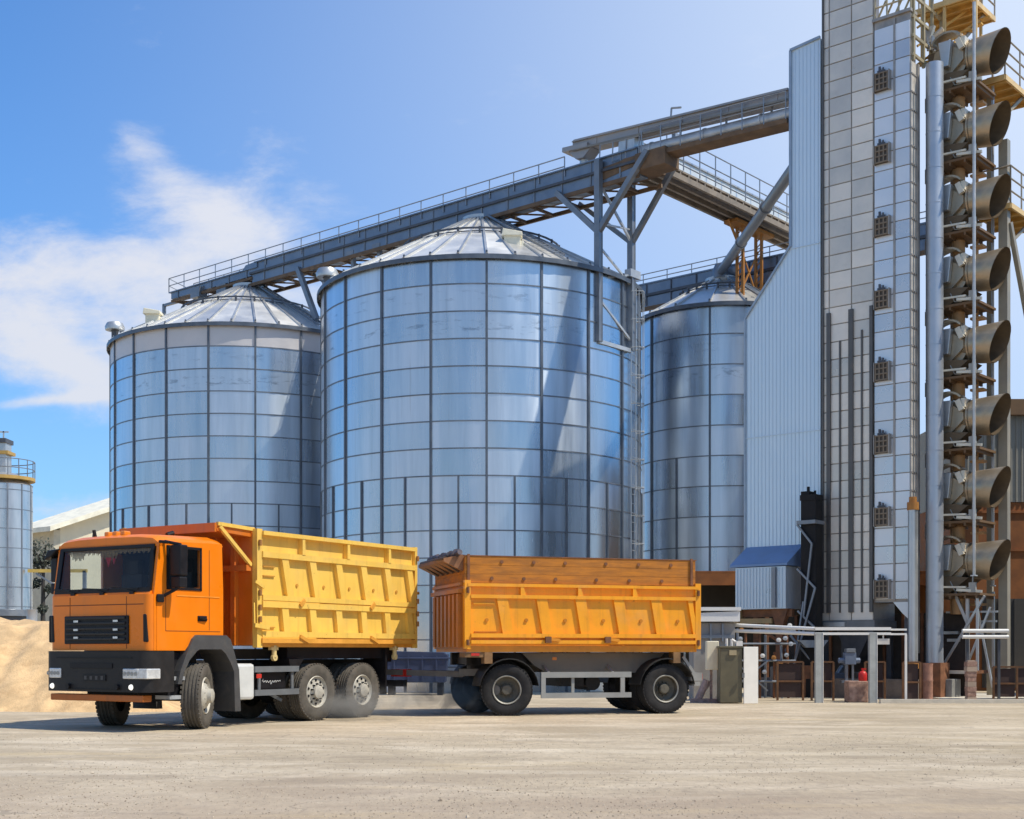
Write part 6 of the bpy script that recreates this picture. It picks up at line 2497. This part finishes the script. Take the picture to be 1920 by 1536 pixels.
    q.build("front_lip", mat("lip_brown", (0.28, 0.13, 0.06), 0.7, 0, 0.3, 4.0, dirt=0.4, dirt_col=(0.14, 0.07, 0.04)), T)
    q = MB()
    rr = random.Random(6)
    for k in range(14):
        y0, y1 = 0.02 + k * 0.16, 0.02 + (k + 1) * 0.16
        dz = rr.uniform(-0.02, 0.04)
        q.tube((-0.10 + rr.uniform(-.04, .04), y0, 3.13 + dz), (-0.10 + rr.uniform(-.04, .04), y1, 3.13 + rr.uniform(-0.02, 0.03)), 0.07 + rr.uniform(-.015, .02), 9)
    q.tube((-0.32, 0.2, 3.03), (-0.30, 2.2, 3.05), 0.05, 8, 1)
    for k in range(5):
        y = 0.3 + k * 0.4
        q.bar((-0.3, y, 2.98), (-0.02, y, 2.80), 0.06, 0.05, 1)
    q.build("rolled_tarp", [tarp, mat("frame_dark", (0.08, 0.05, 0.035), 0.7)], T, smooth=50)
    # ---- chassis
    q = MB()
    q.prism([(1.30, 1.22), (4.35, 1.22), (4.1, 0.95), (3.85, 0.82), (1.85, 0.82), (1.55, 0.98)], 0.42, 0.52)
    q.prism([(1.30, 1.22), (4.35, 1.22), (4.1, 0.95), (3.85, 0.82), (1.85, 0.82), (1.55, 0.98)], W - 0.52, W - 0.42)
    q.build("chassis", chassis_grey, T)
    q = MB()
    q.box(0.2, L - 0.1, 0.55, 0.68, 0.98, 1.23)
    q.box(0.2, L - 0.1, W - 0.68, W - 0.55, 0.98, 1.23)
    for x in (0.3, 1.4, 2.4, 3.4, 4.5):
        q.box(x, x + 0.12, 0.55, W - 0.55, 1.0, 1.2)
    q.tube((4.24, 0.2, 0.5), (4.24, W - 0.2, 0.5), 0.1, 10)
    q.box(3.9, 4.5, 0.55, 0.66, 0.6, 0.98)
    q.box(3.9, 4.5, W - 0.66, W - 0.55, 0.6, 0.98)
    q.lathe([(0.1, 0.0), (0.55, 0.0), (0.55, 0.10), (0.1, 0.10)], 24, (0.95, W / 2, 0.88))
    q.box(2.2, 2.7, 0.7, 1.6, 0.55, 0.9)
    q.tube((2.9, 0.7, 0.62), (2.9, 1.6, 0.62), 0.16, 12)
    q.build("running_gear", chassis_m, T)
    q = MB()
    q.box(0.02, 0.5, -0.01, 0.4, 1.14, 1.235)
    q.box(0.40, 0.56, -0.03, 0.2, 1.02, 1.24)
    q.build("bolster", mat("bolster_brown", (0.22, 0.12, 0.05), 0.7, 0, 0.3, 6.0), T)
    q = MB()
    q.box(4.35, 4.5, -0.03, 0.2, 1.02, 1.24)
    q.build("bolster", mat("bolster_brown", (0.22, 0.12, 0.05), 0.7, 0, 0.3, 6.0), T)
    q = MB()
    q.box(1.93, 2.02, 0.415, 0.419, 1.08, 1.14)
    q.build("reflector", lamp_amber, T)
    q = MB()
    q.box(0.14, 0.30, -0.02, 0.02, 1.17, 1.22)
    q.build("reflector", lamp_red, T)
    # ---- mudguards
    for (cx_, a0, a1, y0, y1) in ((4.23, 8, 172, -0.02, 0.60), (4.23, 8, 172, W - 0.6, W + 0.02), (0.92, 8, 172, 0.02, 0.60), (0.92, 8, 172, W - 0.6, W - 0.02)):
        q = MB()
        pts = []
        for k in range(13):
            a = R(a0 + (a1 - a0) * k / 12)
            pts.append((cx_ + 0.60 * math.cos(a), 0.5 + 0.60 * math.sin(a)))
        for p_, r_ in zip(pts[:-1], pts[1:]):
            q.prism([p_, r_, (r_[0] * 1.0, r_[1] + 0.025), (p_[0] * 1.0, p_[1] + 0.025)], y0, y1)
        q.build("mudguard", mat("mudguard_black", (0.03, 0.029, 0.028), 0.6), T)
    # ---- side guard
    q = MB()
    q.box(1.56, 3.45, -0.005, 0.035, 0.74, 0.85)
    q.box(1.56, 3.45, -0.005, 0.035, 0.34, 0.44)
    for x in (1.56, 3.22):
        q.box(x, x + 0.09, -0.002, 0.032, 0.44, 0.74)
    for x in (2.2,):
        q.box(x, x + 0.06, 0.04, 0.07, 0.42, 0.78)
    for x in (1.75, 3.1):
        q.bar((x, 0.06, 0.80), (x, 0.55, 1.02), 0.05, 0.05)
    q.build("side_guard", mat("guard_pale", (0.30, 0.30, 0.29), 0.5, 0.15, 0.08, 3.0, dirt=0.2), T)
    # ---- steered front axle: turntable frame, wheels and drawbar
    make_wheel(T, 0.93, 0.26, 0.505, 0.34, 'trailer', R(-14), dual=True, rubber=tyre_clean)
    make_wheel(T, 0.80, W - 0.30, 0.505, 0.34, 'trailer', R(-14), flip=True, dual=True, rubber=tyre_clean)
    make_wheel(T, 4.23, 0.22, 0.50, 0.34, 'trailer', 0, dual=True, rubber=tyre_clean)
    make_wheel(T, 4.23, W - 0.22, 0.50, 0.34, 'trailer', 0, flip=True, dual=True, rubber=tyre_clean)
    q = MB()
    c = Vector((0.93, W / 2, 0))
    ca, sa = math.cos(R(-14)), math.sin(R(-14))
    rot = lambda x, y, z: (c.x + x * ca - y * sa, c.y + x * sa + y * ca, z)
    q.tube(rot(0, -0.95, 0.5), rot(0, 0.95, 0.5), 0.1, 10)
    for y in (-0.55, 0.55):
        q.bar(rot(-0.7, y, 0.84), rot(0.7, y, 0.84), 0.10, 0.14)
    q.bar(rot(-0.6, -0.55, 0.80), rot(-2.15, 0, 0.84), 0.09, 0.11)
    q.bar(rot(-0.6, 0.55, 0.80), rot(-2.15, 0, 0.84), 0.09, 0.11)
    q.bar(rot(-1.2, -0.35, 0.82), rot(-1.2, 0.35, 0.82), 0.08, 0.08)
    # eye that reaches the truck's coupling
    q.tube(rot(-2.15, 0, 0.84), (-1.75, 1.95, 0.85), 0.05, 10)
    q.build("drawbar", mat("drawbar_steel", (0.15, 0.135, 0.12), 0.6, 0.2, 0.2, 4.0), T)
    # tail fittings
    q = MB()
    q.bar((4.62, 0.12, 1.15), (4.92, 0.10, 0.72), 0.06, 0.06)
    q.box(4.78, 5.02, 0.05, 0.5, 0.66, 0.82)
    q.box(4.82, 4.95, 0.0, W, 0.56, 0.64)
    q.build("tail_frame", mat("tail_grey", (0.33, 0.32, 0.3), 0.5, 0.3), T)
    q = MB()
    q.box(5.02, 5.05, 0.1, 0.42, 0.68, 0.80)
    q.build("tail_lamp", lamp_red, T)
    return T


dump_trailer()

# dark blue spare tank / toolbox behind the truck seen through the gap
mb = MB()
mb.prism([(-0.85, 0.36), (0.85, 0.36), (0.92, 1.15), (0.80, 1.22), (-0.80, 1.26), (-0.92, 1.10)], -0.4, 0.4)
for x in (-0.6, -0.2, 0.2, 0.6):
    mb.box(x - 0.03, x + 0.03, -0.43, -0.401, 0.38, 1.12)
for x in (-0.7, 0.7):
    mb.box(x - 0.08, x + 0.08, -0.36, 0.36, 0.0, 0.36, 1)
mb.box(-0.94, 0.94, -0.44, 0.44, 1.02, 1.08)
o = mb.build("skip", [mat("crate_navy", (0.022, 0.035, 0.085), 0.6, 0, 0.2, 3.0), black_steel], None, bevel=0.02)
o.location = (-2.75, 38.3, 0)
tag(o, "dark navy blue skip seen through the gap between truck and trailer", "skip")


# ---------------------------------------------------------------- dust kicked up by the wheels
def dust(label, x, y, z, sx, sy, sz, dens, seed):
    mb = MB()
    n, k = 20, 10
    vs = [(0, 0, 1)]
    for j in range(1, k):
        for i in range(n):
            a, b = 2 * math.pi * i / n, math.pi * j / k
            vs.append((math.sin(b) * math.cos(a), math.sin(b) * math.sin(a), math.cos(b)))
    vs.append((0, 0, -1))
    fs = [(0, 1 + i, 1 + (i + 1) % n) for i in range(n)]
    for j in range(k - 2):
        for i in range(n):
            a = 1 + j * n + i
            b = 1 + j * n + (i + 1) % n
            fs.append((a, a + n, b + n, b))
    e = len(vs) - 1
    fs += [(e, 1 + (k - 2) * n + (i + 1) % n, 1 + (k - 2) * n + i) for i in range(n)]
    mb.add([(p[0] * sx, p[1] * sy, p[2] * sz) for p in vs], fs)
    m = bpy.data.materials.new("wheel_dust")
    m.use_nodes = True
    t = NT(m.node_tree)
    t.n.remove(t.n['Principled BSDF'])
    out = t.n['Material Output']
    pv = t.new('ShaderNodeVolumePrincipled')
    pv.inputs['Color'].default_value = rgb(0.80, 0.76, 0.70)
    pv.inputs['Anisotropy'].default_value = 0.1
    tc = t.new('ShaderNodeTexCoord')
    o_ = tc.outputs['Object']
    nn = t.noise(t.mapping(o_, (1, 1, 1.2), (0, 0, 0), (seed, 0, 0)), 2.2, 4, 0.6, 0.6)
    ln = t.new('ShaderNodeVectorMath')
    ln.operation = 'LENGTH'
    t.link(t.mapping(o_, (1 / sx, 1 / sy, 1 / sz)), ln.inputs[0])
    fall = t.ramp(ln.outputs['Value'], 0.15, 0.95, 1.0, 0.0)
    d = t.math('MULTIPLY', t.ramp(nn, 0.38, 0.72), fall)
    t.link(t.math('MULTIPLY', d, dens), pv.inputs['Density'])
    t.link(pv.outputs[0], out.inputs['Volume'])
    o = mb.build("wheel_dust", m, None, smooth=180)
    o.location = (x, y, z)
    o['kind'] = 'stuff'
    tag(o, label, "dust")


dust("pale dust curling round the truck's rear wheels", -2.75, 24.3, 0.34, 1.5, 1.0, 0.44, 2.4, 3.0)
dust("pale dust drifting before the trailer's front wheels", -1.2, 26.4, 0.38, 1.25, 0.9, 0.55, 3.6, 9.0)
